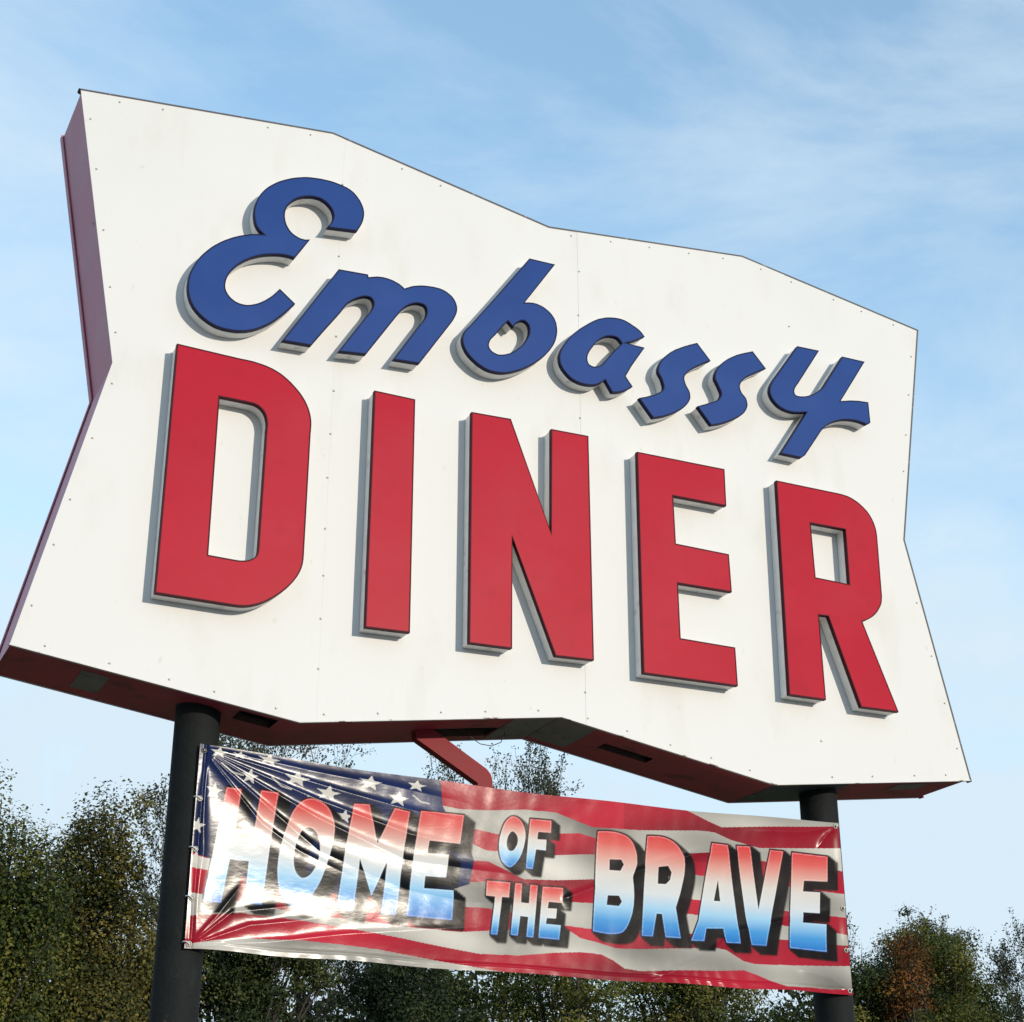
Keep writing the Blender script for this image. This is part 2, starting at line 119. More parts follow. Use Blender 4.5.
 ('red block capital R','red',[[(2.886,1.223),(3.296,1.23),(3.312,1.23),(3.328,1.229),(3.344,1.228),(3.36,1.226),(3.375,1.223),(3.391,1.218),(3.407,1.212),(3.423,1.205),(3.438,1.197),(3.451,1.188),(3.464,1.179),(3.475,1.17),(3.486,1.16),(3.496,1.149),(3.505,1.137),(3.513,1.124),(3.52,1.111),(3.526,1.097),(3.531,1.082),(3.535,1.067),(3.538,1.053),(3.539,1.038),(3.54,1.023),(3.54,1.008),(3.54,0.9928),(3.534,0.6775),(3.534,0.6645),(3.532,0.6513),(3.53,0.6381),(3.527,0.6249),(3.522,0.6118),(3.514,0.5978),(3.505,0.5836),(3.495,0.5696),(3.484,0.5565),(3.472,0.5449),(3.463,0.5364),(3.453,0.5288),(3.442,0.5218),(3.432,0.5155),(3.422,0.5098),(3.414,0.5054),(3.406,0.5015),(3.398,0.498),(3.391,0.4948),(3.384,0.492),(3.571,0.0131),(3.325,0.0073),(3.16,0.4856),(3.1,0.482),(3.102,0.0156),(2.872,0.0115)],
  [(3.093,1.01),(3.323,1.017),(3.318,0.6957),(3.098,0.6967)]]),
]
# print on the banner, metres from its lower left corner
BANNER_LETTERS = [
 [[(0.131,0.6898),(0.1983,0.6898),(0.1853,0.5166),(0.2675,0.5189),(0.2851,0.6982),(0.3655,0.6968),(0.3182,0.2046),(0.2407,0.2049),(0.2515,0.3832),(0.168,0.3836),(0.1423,0.1961),(0.06455,0.1971)]],
 [[(0.5047,0.6913),(0.5203,0.693),(0.5376,0.6914),(0.5553,0.687),(0.5718,0.6805),(0.5859,0.6724),(0.5971,0.6627),(0.6068,0.6508),(0.615,0.6373),(0.6218,0.623),(0.6272,0.6086),(0.6309,0.5941),(0.6331,0.5791),(0.6339,0.5636),(0.6337,0.5475),(0.6327,0.531),(0.6301,0.5104),(0.6259,0.4888),(0.6204,0.4668),(0.6142,0.4445),(0.6076,0.4224),(0.6004,0.3985),(0.5927,0.3741),(0.5842,0.3498),(0.5747,0.3265),(0.5638,0.3049),(0.5525,0.2858),(0.5401,0.2668),(0.5268,0.2492),(0.5132,0.2343),(0.4996,0.2233),(0.4901,0.2181),(0.4804,0.2142),(0.4706,0.2118),(0.461,0.211),(0.4518,0.2118),(0.4419,0.2148),(0.4321,0.22),(0.4227,0.227),(0.414,0.2352),(0.4066,0.2443),(0.3991,0.2572),(0.3933,0.2724),(0.3887,0.2892),(0.3852,0.3068),(0.3826,0.3247),(0.3807,0.3456),(0.3803,0.3677),(0.3812,0.3906),(0.383,0.4137),(0.3856,0.4366),(0.3894,0.46),(0.3943,0.4838),(0.4,0.5076),(0.4064,0.531),(0.4131,0.5535),(0.4188,0.5731),(0.4245,0.5926),(0.4307,0.6115),(0.4382,0.629),(0.4474,0.6446),(0.457,0.6568),(0.4677,0.6683),(0.4793,0.6784),(0.4918,0.6863)],
  [(0.5193,0.5614),(0.5262,0.56),(0.5334,0.557),(0.5403,0.5526),(0.5467,0.5472),(0.5521,0.5411),(0.5577,0.5323),(0.5623,0.5218),(0.5658,0.5101),(0.5683,0.4977),(0.5698,0.4853),(0.5701,0.4704),(0.569,0.4545),(0.5666,0.4383),(0.5631,0.4225),(0.5587,0.4078),(0.5539,0.3954),(0.5481,0.3831),(0.5416,0.3715),(0.5345,0.3612),(0.527,0.3528),(0.5207,0.3473),(0.514,0.3424),(0.507,0.3385),(0.5001,0.3361),(0.4936,0.3355),(0.4869,0.3373),(0.4801,0.3413),(0.4736,0.3468),(0.4678,0.3534),(0.463,0.3605),(0.4583,0.3709),(0.455,0.3833),(0.453,0.3969),(0.4519,0.411),(0.4516,0.4249),(0.4523,0.4402),(0.4543,0.4563),(0.4572,0.4725),(0.4609,0.488),(0.465,0.5022),(0.4685,0.5128),(0.4723,0.5231),(0.4765,0.5326),(0.4815,0.5411),(0.4873,0.5479),(0.4929,0.5525),(0.4992,0.5564),(0.506,0.5593),(0.5128,0.561)]],
 [[(0.7173,0.6966),(0.7911,0.7011),(0.8385,0.5268),(0.9118,0.6992),(0.9877,0.6902),(0.9286,0.2104),(0.8573,0.214),(0.8882,0.4534),(0.8123,0.2854),(0.7575,0.4496),(0.7289,0.2098),(0.6521,0.2172)]],
 [[(1.04,0.7018),(1.257,0.707),(1.24,0.5672),(1.088,0.5661),(1.08,0.5078),(1.186,0.5107),(1.171,0.4024),(1.07,0.3997),(1.063,0.3434),(1.208,0.3466),(1.2,0.2103),(0.9776,0.2116)]],
 [[(1.508,0.7325),(1.516,0.7323),(1.525,0.73),(1.534,0.726),(1.542,0.7207),(1.549,0.7146),(1.556,0.706),(1.561,0.6956),(1.566,0.6838),(1.57,0.6714),(1.572,0.659),(1.573,0.6451),(1.572,0.6306),(1.57,0.6156),(1.567,0.6007),(1.564,0.5862),(1.559,0.5716),(1.554,0.5569),(1.548,0.5425),(1.541,0.529),(1.533,0.517),(1.526,0.5074),(1.517,0.4978),(1.508,0.4894),(1.5,0.4832),(1.491,0.4803),(1.483,0.4811),(1.475,0.4847),(1.467,0.4903),(1.459,0.4972),(1.453,0.5046),(1.447,0.5155),(1.442,0.5287),(1.439,0.5432),(1.437,0.5584),(1.436,0.5732),(1.436,0.5884),(1.438,0.6042),(1.44,0.6202),(1.444,0.6357),(1.448,0.6504),(1.452,0.6627),(1.456,0.6747),(1.461,0.6862),(1.466,0.6968),(1.473,0.7061),(1.479,0.7133),(1.486,0.72),(1.493,0.7259),(1.501,0.7302)],
  [(1.505,0.6566),(1.51,0.6562),(1.515,0.6536),(1.52,0.6497),(1.525,0.6449),(1.528,0.6399),(1.531,0.6336),(1.533,0.6261),(1.533,0.618),(1.533,0.6098),(1.531,0.602),(1.529,0.5935),(1.524,0.5844),(1.519,0.5758),(1.514,0.5685),(1.508,0.5635),(1.504,0.5616),(1.5,0.5604),(1.496,0.56),(1.492,0.5603),(1.488,0.5615),(1.484,0.5645),(1.481,0.569),(1.479,0.5745),(1.477,0.5806),(1.476,0.5868),(1.475,0.5948),(1.476,0.6038),(1.478,0.6132),(1.48,0.6222),(1.483,0.6303),(1.486,0.6369),(1.491,0.6437),(1.495,0.6498),(1.5,0.6544)]],
 [[(1.597,0.7297),(1.71,0.7322),(1.707,0.6702),(1.64,0.6691),(1.635,0.6318),(1.683,0.6338),(1.679,0.5804),(1.628,0.5811),(1.609,0.482),(1.573,0.4834)]],
 [[(1.374,0.4078),(1.493,0.4094),(1.485,0.3376),(1.449,0.3372),(1.425,0.1614),(1.39,0.1615),(1.414,0.3361),(1.368,0.3367)]],
 [[(1.518,0.4089),(1.553,0.4101),(1.546,0.32),(1.586,0.3188),(1.595,0.4083),(1.634,0.4079),(1.607,0.1621),(1.57,0.163),(1.581,0.2553),(1.541,0.2566),(1.528,0.1653),(1.49,0.1661)]],
 [[(1.659,0.4046),(1.766,0.4072),(1.76,0.3347),(1.689,0.3344),(1.683,0.3039),(1.731,0.3058),(1.725,0.2591),(1.678,0.2582),(1.672,0.2309),(1.75,0.2303),(1.74,0.1617),(1.632,0.163)]],
 [[(1.957,0.7033),(1.977,0.7055),(1.997,0.7075),(2.017,0.7089),(2.036,0.7092),(2.055,0.7079),(2.071,0.7057),(2.087,0.7026),(2.103,0.6984),(2.117,0.6927),(2.129,0.6852),(2.139,0.6756),(2.148,0.664),(2.155,0.6511),(2.16,0.6376),(2.165,0.6242),(2.168,0.611),(2.17,0.5973),(2.17,0.5833),(2.17,0.5694),(2.168,0.556),(2.164,0.5436),(2.158,0.5314),(2.152,0.5194),(2.146,0.5075),(2.142,0.4958),(2.141,0.4854),(2.142,0.4753),(2.143,0.4652),(2.144,0.4547),(2.145,0.4434),(2.145,0.4268),(2.145,0.4086),(2.144,0.3898),(2.142,0.3711),(2.14,0.3532),(2.136,0.3372),(2.133,0.3214),(2.128,0.3059),(2.122,0.2911),(2.116,0.2771),(2.11,0.2649),(2.103,0.2529),(2.096,0.2417),(2.087,0.2318),(2.078,0.2238),(2.068,0.2185),(2.057,0.2147),(2.045,0.2121),(2.033,0.2103),(2.02,0.2089),(2.001,0.2081),(1.981,0.2089),(1.96,0.2107),(1.938,0.213),(1.916,0.2153)],
  [(2.019,0.5691),(2.083,0.5729),(2.096,0.5498),(2.076,0.5171),(2.016,0.5157)],
  [(2.001,0.3911),(2.062,0.3941),(2.077,0.3671),(2.06,0.3444),(1.994,0.3449)]],
 [[(2.229,0.7061),(2.249,0.7078),(2.27,0.7094),(2.29,0.7102),(2.309,0.7097),(2.327,0.7073),(2.342,0.7035),(2.356,0.6984),(2.369,0.6923),(2.381,0.685),(2.392,0.6767),(2.402,0.6672),(2.411,0.6566),(2.418,0.6449),(2.425,0.6326),(2.43,0.6198),(2.433,0.6059),(2.434,0.5913),(2.435,0.576),(2.434,0.5604),(2.432,0.5444),(2.429,0.5255),(2.424,0.5057),(2.418,0.4857),(2.412,0.4658),(2.406,0.4465),(2.4,0.4287),(2.393,0.4112),(2.386,0.394),(2.379,0.377),(2.372,0.3602),(2.391,0.2126),(2.306,0.2121),(2.293,0.3234),(2.264,0.3233),(2.238,0.2116),(2.176,0.2114)],
  [(2.285,0.5538),(2.339,0.5637),(2.358,0.5331),(2.348,0.4949),(2.323,0.4718),(2.279,0.4704)]],
 [[(2.593,0.7013),(2.684,0.6976),(2.725,0.2103),(2.64,0.2081),(2.632,0.2766),(2.537,0.2703),(2.52,0.2076),(2.445,0.2059),(2.495,0.3067)],
  [(2.619,0.516),(2.625,0.41),(2.589,0.4095)]],
 [[(2.734,0.6971),(2.813,0.6998),(2.842,0.3827),(2.93,0.6897),(3.009,0.6887),(2.872,0.2069),(2.786,0.2068),(2.765,0.3459)]],
 [[(3.06,0.6868),(3.274,0.68),(3.259,0.55),(3.119,0.5463),(3.108,0.4915),(3.209,0.4926),(3.199,0.3879),(3.102,0.3871),(3.095,0.3357),(3.236,0.3359),(3.223,0.1982),(3.005,0.2044)]],
]
STRIPE_EDGES = [[(2.331,0.8999),(2.482,0.8506),(2.578,0.8117),(2.652,0.7865),(2.828,0.8004),(3.35,0.8412),(3.491,0.8552)],
 [(1.133,0.7402),(1.233,0.733),(1.38,0.7456),(1.566,0.7723),(1.73,0.7754),(1.82,0.7496),(1.927,0.72),(2.184,0.7298),(2.523,0.7602),(2.609,0.757),(2.706,0.7234),(2.868,0.6946),(3.339,0.7267),(3.479,0.7342)],
 [(1.134,0.6583),(1.274,0.6502),(1.432,0.6335),(1.75,0.6718),(1.862,0.6832),(1.947,0.6665),(2.181,0.6279),(2.455,0.6364),(2.581,0.6518),(2.922,0.6268),(3.353,0.6099),(3.466,0.6147)],
 [(1.135,0.5964),(1.295,0.5756),(1.371,0.55),(1.717,0.56),(1.86,0.5785),(1.935,0.5855),(2.178,0.5576),(2.512,0.5302),(2.914,0.5149),(3.335,0.4925),(3.454,0.4967)],
 [(1.137,0.4885),(1.311,0.4965),(1.382,0.4987),(1.473,0.4648),(1.56,0.4302),(1.736,0.4411),(1.921,0.4619),(2.174,0.4343),(2.472,0.4084),(2.847,0.3908),(3.318,0.3764),(3.441,0.3751)],
 [(1.139,0.378),(1.297,0.3925),(1.413,0.4076),(1.591,0.3811),(1.798,0.3419),(1.919,0.3468),(2.226,0.3465),(2.614,0.3259),(2.957,0.3145),(3.298,0.296),(3.431,0.28)],
 [(-0.04522,0.3359),(0.4833,0.299),(0.9486,0.28),(1.249,0.2742),(1.363,0.279),(1.59,0.2605),(1.755,0.2316),(1.916,0.2249),(2.221,0.2321),(2.609,0.2437),(3.01,0.2446),(3.305,0.2374),(3.426,0.2353)],
 [(-0.03681,0.2335),(0.4895,0.1844),(0.9519,0.1663),(1.241,0.162),(1.364,0.1756),(1.59,0.2012),(1.796,0.207),(1.852,0.1789),(1.936,0.1663),(2.036,0.1454),(2.164,0.1491),(2.577,0.1797),(2.638,0.174),(2.731,0.1274),(2.793,0.1167),(3,0.1187),(3.355,0.1377),(3.429,0.1423)],
 [(-0.02816,0.1281),(0.2255,0.1619),(0.4911,0.155),(0.9534,0.1145),(1.242,0.08319),(1.34,0.07243),(1.534,0.07653),(1.712,0.1015),(1.851,0.1151),(1.956,0.1128),(2.018,0.08949),(2.076,0.05668),(2.161,0.04806),(2.56,0.07078),(2.729,0.08484),(2.801,0.06527),(2.873,0.04086),(2.969,0.01746),(3.195,0.01901),(3.356,0.0266),(3.417,0.02519)],
 [(-0.01863,0.01208),(0.2326,0.0597),(0.4956,0.0717),(0.8614,0.05658),(1.243,0.02268),(1.439,0.0005449),(1.741,-0.03828),(3.402,-0.1191)]]
CANTON = [(-0.09229,0.909),(1.135,0.8885),(1.148,0.7372),(1.209,0.6381),(1.275,0.5877),(1.311,0.4965),(1.287,0.3823),(1.14,0.3281),(0.8536,0.285),(0.4842,0.2819),(0.215,0.3157),(0.1019,0.3716),(-0.05099,0.4062)]
STARS = [(0.08527,0.8331,0.0443,0.0264),(0.2303,0.7501,0.0404,0.0356),(0.3113,0.8354,0.0547,0.0272),(0.4441,0.7706,0.0646,0.0366),(0.5933,0.7269,0.061,0.037),(0.07767,0.6662,0.0394,0.0389),(0.01749,0.5102,0.0344,0.038),(0.7906,0.8033,0.0578,0.0382),(1.017,0.818,0.0495,0.0293),(0.9284,0.7442,0.0537,0.0383),(0.6752,0.6313,0.0423,0.0321),(0.01984,0.3712,0.0384,0.0374),(0.1794,0.8349,0.0358,0.0178)]
FOLDS = [[(0.02207,0.8448),(0.549,0.8185),(0.8603,0.8062),(1.334,0.76)],
 [(0.02241,0.8405),(0.5517,0.7629),(1.01,0.6961),(1.335,0.6667)],
 [(0.02274,0.8361),(0.5552,0.6895),(0.9981,0.5857),(1.336,0.5559)],
 [(0.02308,0.8318),(0.5592,0.6078),(0.9721,0.467),(1.337,0.452),(1.747,0.442)],
 [(0.0278,0.8281),(0.5661,0.4648),(0.9758,0.3314),(1.288,0.3001),(1.745,0.3237)],
 [(0.02813,0.8237),(0.2967,0.5575),(0.4749,0.4549),(0.7571,0.3512)],
 [(0.02611,0.7926),(0.05142,0.4083),(0.02282,0.0151)],
 [(0.0225,0.01909),(0.1197,0.1323),(0.2379,0.3011)],
 [(0.02282,0.0151),(0.1907,0.1631),(0.4876,0.2182)],
 [(0.02314,0.01112),(0.2722,0.1162),(0.6257,0.1788)],
 [(0.02346,0.007134),(0.3202,0.05009),(0.6748,0.1063),(1.047,0.1562),(1.539,0.2156)],
 [(3.338,0.8404),(3.272,0.7896),(3.196,0.697)],
 [(3.344,0.8408),(3.114,0.7949),(2.756,0.7792)],
 [(3.342,0.01157),(3.23,0.07331),(2.999,0.1091)],
 [(2.158,-0.01526),(2.49,0.118),(2.724,0.2752),(3.386,0.4409)],
 [(1.746,0.3471),(2.177,0.5278),(2.518,0.6467),(3.106,0.7013)]]

# ------------------------------------------------------------------ helpers
def P3(x, y, z=0.0):
    """sign frame (right, up from the base line, towards the viewer) -> world"""
    return (x, -z, BASE + y)

def tag(o, label=None, cat=None, group=None, kind=None):
    if label: o['label'] = label
    if cat: o['category'] = cat
    if group: o['group'] = group
    if kind: o['kind'] = kind
    return o

def empty(name, loc=(0, 0, 0)):
    o = bpy.data.objects.new(name, None)
    o.location = loc
    o.empty_display_size = 0.3
    C.objects.link(o)
    return o

def link_mesh(name, me, mats, parent=None):
    o = bpy.data.objects.new(name, me)
    C.objects.link(o)
    for m in (mats if isinstance(mats, (list, tuple)) else [mats]):
        me.materials.append(m)
    if parent is not None:
        o.parent = parent
        # keep world-space vertices where they were built
        mw = Vector((0, 0, 0))
        p = parent
        while p is not None:
            mw += p.location
            p = p.parent
        o.location = (-mw.x, -mw.y, -mw.z)
    return o

class MB:
    def __init__(s): s.v = []; s.f = []; s.m = []
    def add(s, vs, fs, mi=0):
        b = len(s.v)
        s.v += [tuple(v) for v in vs]
        s.f += [tuple(b + i for i in f) for f in fs]
        s.m += [mi] * len(fs)
    def box(s, lo, hi, mi=0):
        (a, b, c), (d, e, f) = lo, hi
        s.add([(a, b, c), (d, b, c), (d, e, c), (a, e, c), (a, b, f), (d, b, f), (d, e, f), (a, e, f)],
              [(0, 3, 2, 1), (4, 5, 6, 7), (0, 1, 5, 4), (1, 2, 6, 5), (2, 3, 7, 6), (3, 0, 4, 7)], mi)
    def tube(s, pts, radii, n=16, cap=True, mi=0):
        rings = []
        pts = [Vector(p) for p in pts]
        prev = None
        for i, p in enumerate(pts):
            d = (pts[min(i + 1, len(pts) - 1)] - pts[max(i - 1, 0)]).normalized()
            a = prev if prev is not None else (Vector((1, 0, 0)) if abs(d.x) < 0.8 else Vector((0, 1, 0)))
            u = (a - d * a.dot(d)).normalized()
            prev = u
            v = d.cross(u)
            r = radii[i] if isinstance(radii, (list, tuple)) else radii
            rings.append([p + (u * math.cos(2 * math.pi * k / n) + v * math.sin(2 * math.pi * k / n)) * r for k in range(n)])
        vs = [q for r in rings for q in r]
        fs = []
        for i in range(len(pts) - 1):
            for k in range(n):
                k2 = (k + 1) % n
                fs.append((i * n + k, i * n + k2, (i + 1) * n + k2, (i + 1) * n + k))
        if cap:
            fs.append(tuple(range(n))[::-1])
            fs.append(tuple((len(pts) - 1) * n + k for k in range(n)))
        s.add(vs, fs, mi)
    def build(s, name, mats, parent=None, smooth=False, bevel=0):
        me = bpy.data.meshes.new(name)
        me.from_pydata(s.v, [], s.f)
        me.polygons.foreach_set('material_index', s.m)
        if smooth: me.polygons.foreach_set('use_smooth', [True] * len(s.f))
        me.update()
        o = link_mesh(name, me, mats, parent)
        if bevel:
            b = o.modifiers.new('bevel', 'BEVEL'); b.width = bevel; b.segments = 2; b.limit_method = 'ANGLE'
        return o

def area(p):
    return 0.5 * sum(p[i][0] * p[(i + 1) % len(p)][1] - p[(i + 1) % len(p)][0] * p[i][1] for i in range(len(p)))

def clean(p, eps=0.0008):
    q = []
    for a in p:
        if not q or math.hypot(a[0] - q[-1][0], a[1] - q[-1][1]) > eps: q.append(a)
    if math.hypot(q[0][0] - q[-1][0], q[0][1] - q[-1][1]) <= eps: q.pop()
    return q

def offset(p, d):
    """move a closed outline to its left by d (counter-clockwise outlines shrink)"""
    n = len(p); r = []
    for i in range(n):
        a = Vector(p[i - 1]); b = Vector(p[i]); c = Vector(p[(i + 1) % n])
        e1 = (b - a).normalized(); e2 = (c - b).normalized()
        n1 = Vector((-e1.y, e1.x)); n2 = Vector((-e2.y, e2.x))
        m = n1 + n2
        if m.length < 1e-4: m = n1
        m.normalize()
        k = min(1.0 / max(m.dot(n1), 0.35), 2.2)
        r.append((b.x + m.x * d * k, b.y + m.y * d * k))
    return r

def flat_fill(mb, loops, z, flip=False, mi=0):
    flat = [v for l in loops for v in l]
    tris = tessellate_polygon([[Vector((x, y, 0)) for x, y in l] for l in loops])
    fs = []
    for t in tris:
        a, b, c = (flat[i] for i in t)
        s = (b[0] - a[0]) * (c[1] - a[1]) - (c[0] - a[0]) * (b[1] - a[1])
        if abs(s) < 1e-12: continue
        t = tuple(t) if s > 0 else tuple(t)[::-1]
        fs.append(t[::-1] if flip else t)
    mb.add([P3(x, y, z) for x, y in flat], fs, mi)

def wall(mb, p, z0, z1, mi=0):
    n = len(p)
    mb.add([P3(x, y, z0) for x, y in p] + [P3(x, y, z1) for x, y in p],
           [(i, (i + 1) % n, n + (i + 1) % n, n + i) for i in range(n)], mi)

def ring(mb, p, q, zp, zq, mi=0):
    n = len(p)
    mb.add([P3(x, y, zp) for x, y in p] + [P3(x, y, zq) for x, y in q],
           [(i, (i + 1) % n, n + (i + 1) % n, n + i) for i in range(n)], mi)

# ------------------------------------------------------------------ materials
def mat(name, col, rough=0.5, metal=0.0, spec=0.5, var=0.12, vscale=6.0, bump=0.0, bscale=40.0,
        spots=None, coat=0.0, streak=None, rvar=0.1):
    m = bpy.data.materials.new(name)
    m.use_nodes = True
    n = m.node_tree; L = n.links.new
    b = n.nodes['Principled BSDF']
    b.inputs['Metallic'].default_value = metal
    b.inputs['Specular IOR Level'].default_value = spec
    b.inputs['Coat Weight'].default_value = coat
    b.inputs['Coat Roughness'].default_value = 0.12
    t = n.nodes.new('ShaderNodeTexCoord')
    ns = n.nodes.new('ShaderNodeTexNoise')
    ns.inputs['Scale'].default_value = vscale; ns.inputs['Detail'].default_value = 6
    ns.inputs['Roughness'].default_value = 0.6
    L(t.outputs['Object'], ns.inputs['Vector'])
    r = n.nodes.new('ShaderNodeMapRange')
    r.inputs['From Min'].default_value = 0.3; r.inputs['From Max'].default_value = 0.7
    r.inputs['To Min'].default_value = 1 - var; r.inputs['To Max'].default_value = 1 + var
    L(ns.outputs['Fac'], r.inputs['Value'])
    mul = n.nodes.new('ShaderNodeVectorMath'); mul.operation = 'SCALE'
    mul.inputs[0].default_value = col
    L(r.outputs['Result'], mul.inputs['Scale'])
    last = mul.outputs['Vector']
    def blend(last, fac, c2):
        mm = n.nodes.new('ShaderNodeMix'); mm.data_type = 'RGBA'
        L(fac, mm.inputs[0]); L(last, mm.inputs[6]); mm.inputs[7].default_value = (*c2, 1)
        return mm.outputs[2]
    for sp in (spots or []):          # (colour, noise scale, threshold, softness, amount, xyz stretch)
        c2, s2, th, so, am, st = sp
        mpn = n.nodes.new('ShaderNodeMapping'); mpn.inputs['Scale'].default_value = st
        mpn.inputs['Location'].default_value = (s2 * .37, s2 * .11, s2 * .73)
        L(t.outputs['Object'], mpn.inputs['Vector'])
        nn = n.nodes.new('ShaderNodeTexNoise'); nn.inputs['Scale'].default_value = s2; nn.inputs['Detail'].default_value = 5
        L(mpn.outputs['Vector'], nn.inputs['Vector'])
        rr = n.nodes.new('ShaderNodeMapRange')
        rr.inputs['From Min'].default_value = th; rr.inputs['From Max'].default_value = th + so
        rr.inputs['To Min'].default_value = 0; rr.inputs['To Max'].default_value = am
        L(nn.outputs['Fac'], rr.inputs['Value'])
        last = blend(last, rr.outputs['Result'], c2)
    L(last, b.inputs['Base Color'])
    r2 = n.nodes.new('ShaderNodeMapRange')
    r2.inputs['To Min'].default_value = max(rough - rvar, 0.03); r2.inputs['To Max'].default_value = min(rough + rvar, 1)
    L(ns.outputs['Fac'], r2.inputs['Value']); L(r2.outputs['Result'], b.inputs['Roughness'])
    if bump:
        nb = n.nodes.new('ShaderNodeTexNoise'); nb.inputs['Scale'].default_value = bscale; nb.inputs['Detail'].default_value = 4
        L(t.outputs['Object'], nb.inputs['Vector'])
        bp = n.nodes.new('ShaderNodeBump'); bp.inputs['Strength'].default_value = bump; bp.inputs['Distance'].default_value = 0.01
        L(nb.outputs['Fac'], bp.inputs['Height']); L(bp.outputs['Normal'], b.inputs['Normal'])
    return m

ONE = (1, 1, 1)
M = {}
M['panel'] = mat('painted_white_sheet', (0.605, 0.60, 0.590), 0.55, var=0.025, vscale=1.3, bump=0.06, bscale=3.0, spec=0.3,
                 spots=[((0.50, 0.48, 0.41), 5.0, 0.56, 0.2, 0.35, (1, 1, 0.35)), ((0.45, 0.42, 0.36), 26.0, 0.70, 0.06, 0.35, (1, 1, 0.6)),
                        ((0.48, 0.46, 0.39), 60.0, 0.66, 0.10, 0.25, (1, 1, 0.12))])
M['lip'] = mat('chipped_white_edge', (0.55, 0.54, 0.52), 0.6, var=0.1, vscale=8, spots=[((0.08, 0.03, 0.03), 11.0, 0.60, 0.04, 0.95, (1, 1, 3))])
M['skin'] = mat('weathered_maroon_sheet', (0.46, 0.135, 0.20), 0.5, var=0.15, vscale=5, bump=0.15, bscale=9,
                spots=[((0.50, 0.22, 0.28), 3.0, 0.5, 0.25, 0.5, ONE), ((0.10, 0.03, 0.03), 18.0, 0.66, 0.08, 0.6, ONE)])
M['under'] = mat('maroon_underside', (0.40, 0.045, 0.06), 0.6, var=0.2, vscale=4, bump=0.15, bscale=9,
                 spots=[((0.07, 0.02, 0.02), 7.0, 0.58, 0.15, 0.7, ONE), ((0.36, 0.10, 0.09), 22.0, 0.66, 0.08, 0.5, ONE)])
M['edge'] = mat('dark_edge_metal', (0.045, 0.045, 0.055), 0.55, var=0.3, vscale=20, spots=[((0.25, 0.24, 0.23), 30.0, 0.62, 0.06, 0.7, ONE)])
M['greyplate'] = mat('bare_grey_sheet', (0.20, 0.15, 0.145), 0.5, var=0.25, vscale=9, spots=[((0.05, 0.045, 0.04), 14.0, 0.58, 0.1, 0.7, ONE)])
M['inside'] = mat('rusty_inner_frame', (0.06, 0.035, 0.025), 0.8, var=0.4)
M['red_face'] = mat('red_acrylic', (0.375, 0.010, 0.026), 0.36, var=0.05, vscale=2.0, bump=0.10, bscale=2.2, spec=0.06,
                    spots=[((0.375, 0.028, 0.045), 1.1, 0.46, 0.25, 0.7, ONE), ((0.30, 0.010, 0.02), 7.0, 0.58, 0.2, 0.5, ONE)])  # broad pinkish patches paint a milky, uneven sheen into the red
M['blue_face'] = mat('blue_acrylic', (0.016, 0.050, 0.20), 0.36, spec=0.08, var=0.06, vscale=3.0, bump=0.10, bscale=2.2,
                     spots=[((0.03, 0.075, 0.24), 3.0, 0.5, 0.3, 0.4, ONE)])
M['red_trim'] = mat('dark_red_trim', (0.06, 0.003, 0.010), 0.5, spec=0.1, var=0.2, vscale=30)
M['blue_trim'] = mat('dark_navy_trim', (0.006, 0.008, 0.040), 0.5, spec=0.1, var=0.2, vscale=30)
M['return'] = mat('grey_white_return', (0.76, 0.75, 0.72), 0.5, var=0.08, vscale=12,
                  spots=[((0.34, 0.33, 0.30), 16.0, 0.60, 0.12, 0.5, ONE)])
M['screw'] = mat('dull_steel', (0.38, 0.36, 0.32), 0.5, metal=0.4, var=0.3)
M['pole'] = mat('charcoal_painted_steel', (0.010, 0.0115, 0.0115), 0.75, spec=0.15, var=0.3, vscale=7, bump=0.3, bscale=60,
                spots=[((0.026, 0.028, 0.026), 9.0, 0.60, 0.12, 0.5, (1, 1, 0.5)), ((0.010, 0.010, 0.010), 45.0, 0.64, 0.05, 0.8, ONE),
                       ((0.10, 0.05, 0.035), 24.0, 0.70, 0.05, 0.6, ONE)])
M['concrete'] = mat('concrete', (0.33, 0.32, 0.29), 0.9, var=0.15, vscale=4, bump=0.4, bscale=50)
M['brace'] = mat('red_painted_pipe', (0.20, 0.016, 0.020), 0.6, spec=0.2, var=0.15, vscale=8, spots=[((0.08, 0.03, 0.02), 20.0, 0.66, 0.05, 0.6, ONE)])
M['brass'] = mat('zinc_grommet', (0.30, 0.29, 0.26), 0.5, metal=0.7, var=0.2)
M['bolt'] = mat('dark_bolt', (0.05, 0.05, 0.05), 0.4, metal=0.6, var=0.2)
M['tie'] = mat('white_cable_tie', (0.6, 0.6, 0.57), 0.5)
M['wire'] = mat('black_cable', (0.02, 0.02, 0.02), 0.5)

# ------------------------------------------------------------------ ground
def sheet(name, poly, z, m, label=None):
    me = bpy.data.meshes.new(name)
    me.from_pydata([(x, y, z) for x, y in poly], [], [tuple(range(len(poly)))])
    o = link_mesh(name, me, m)
    return tag(o, kind='structure')

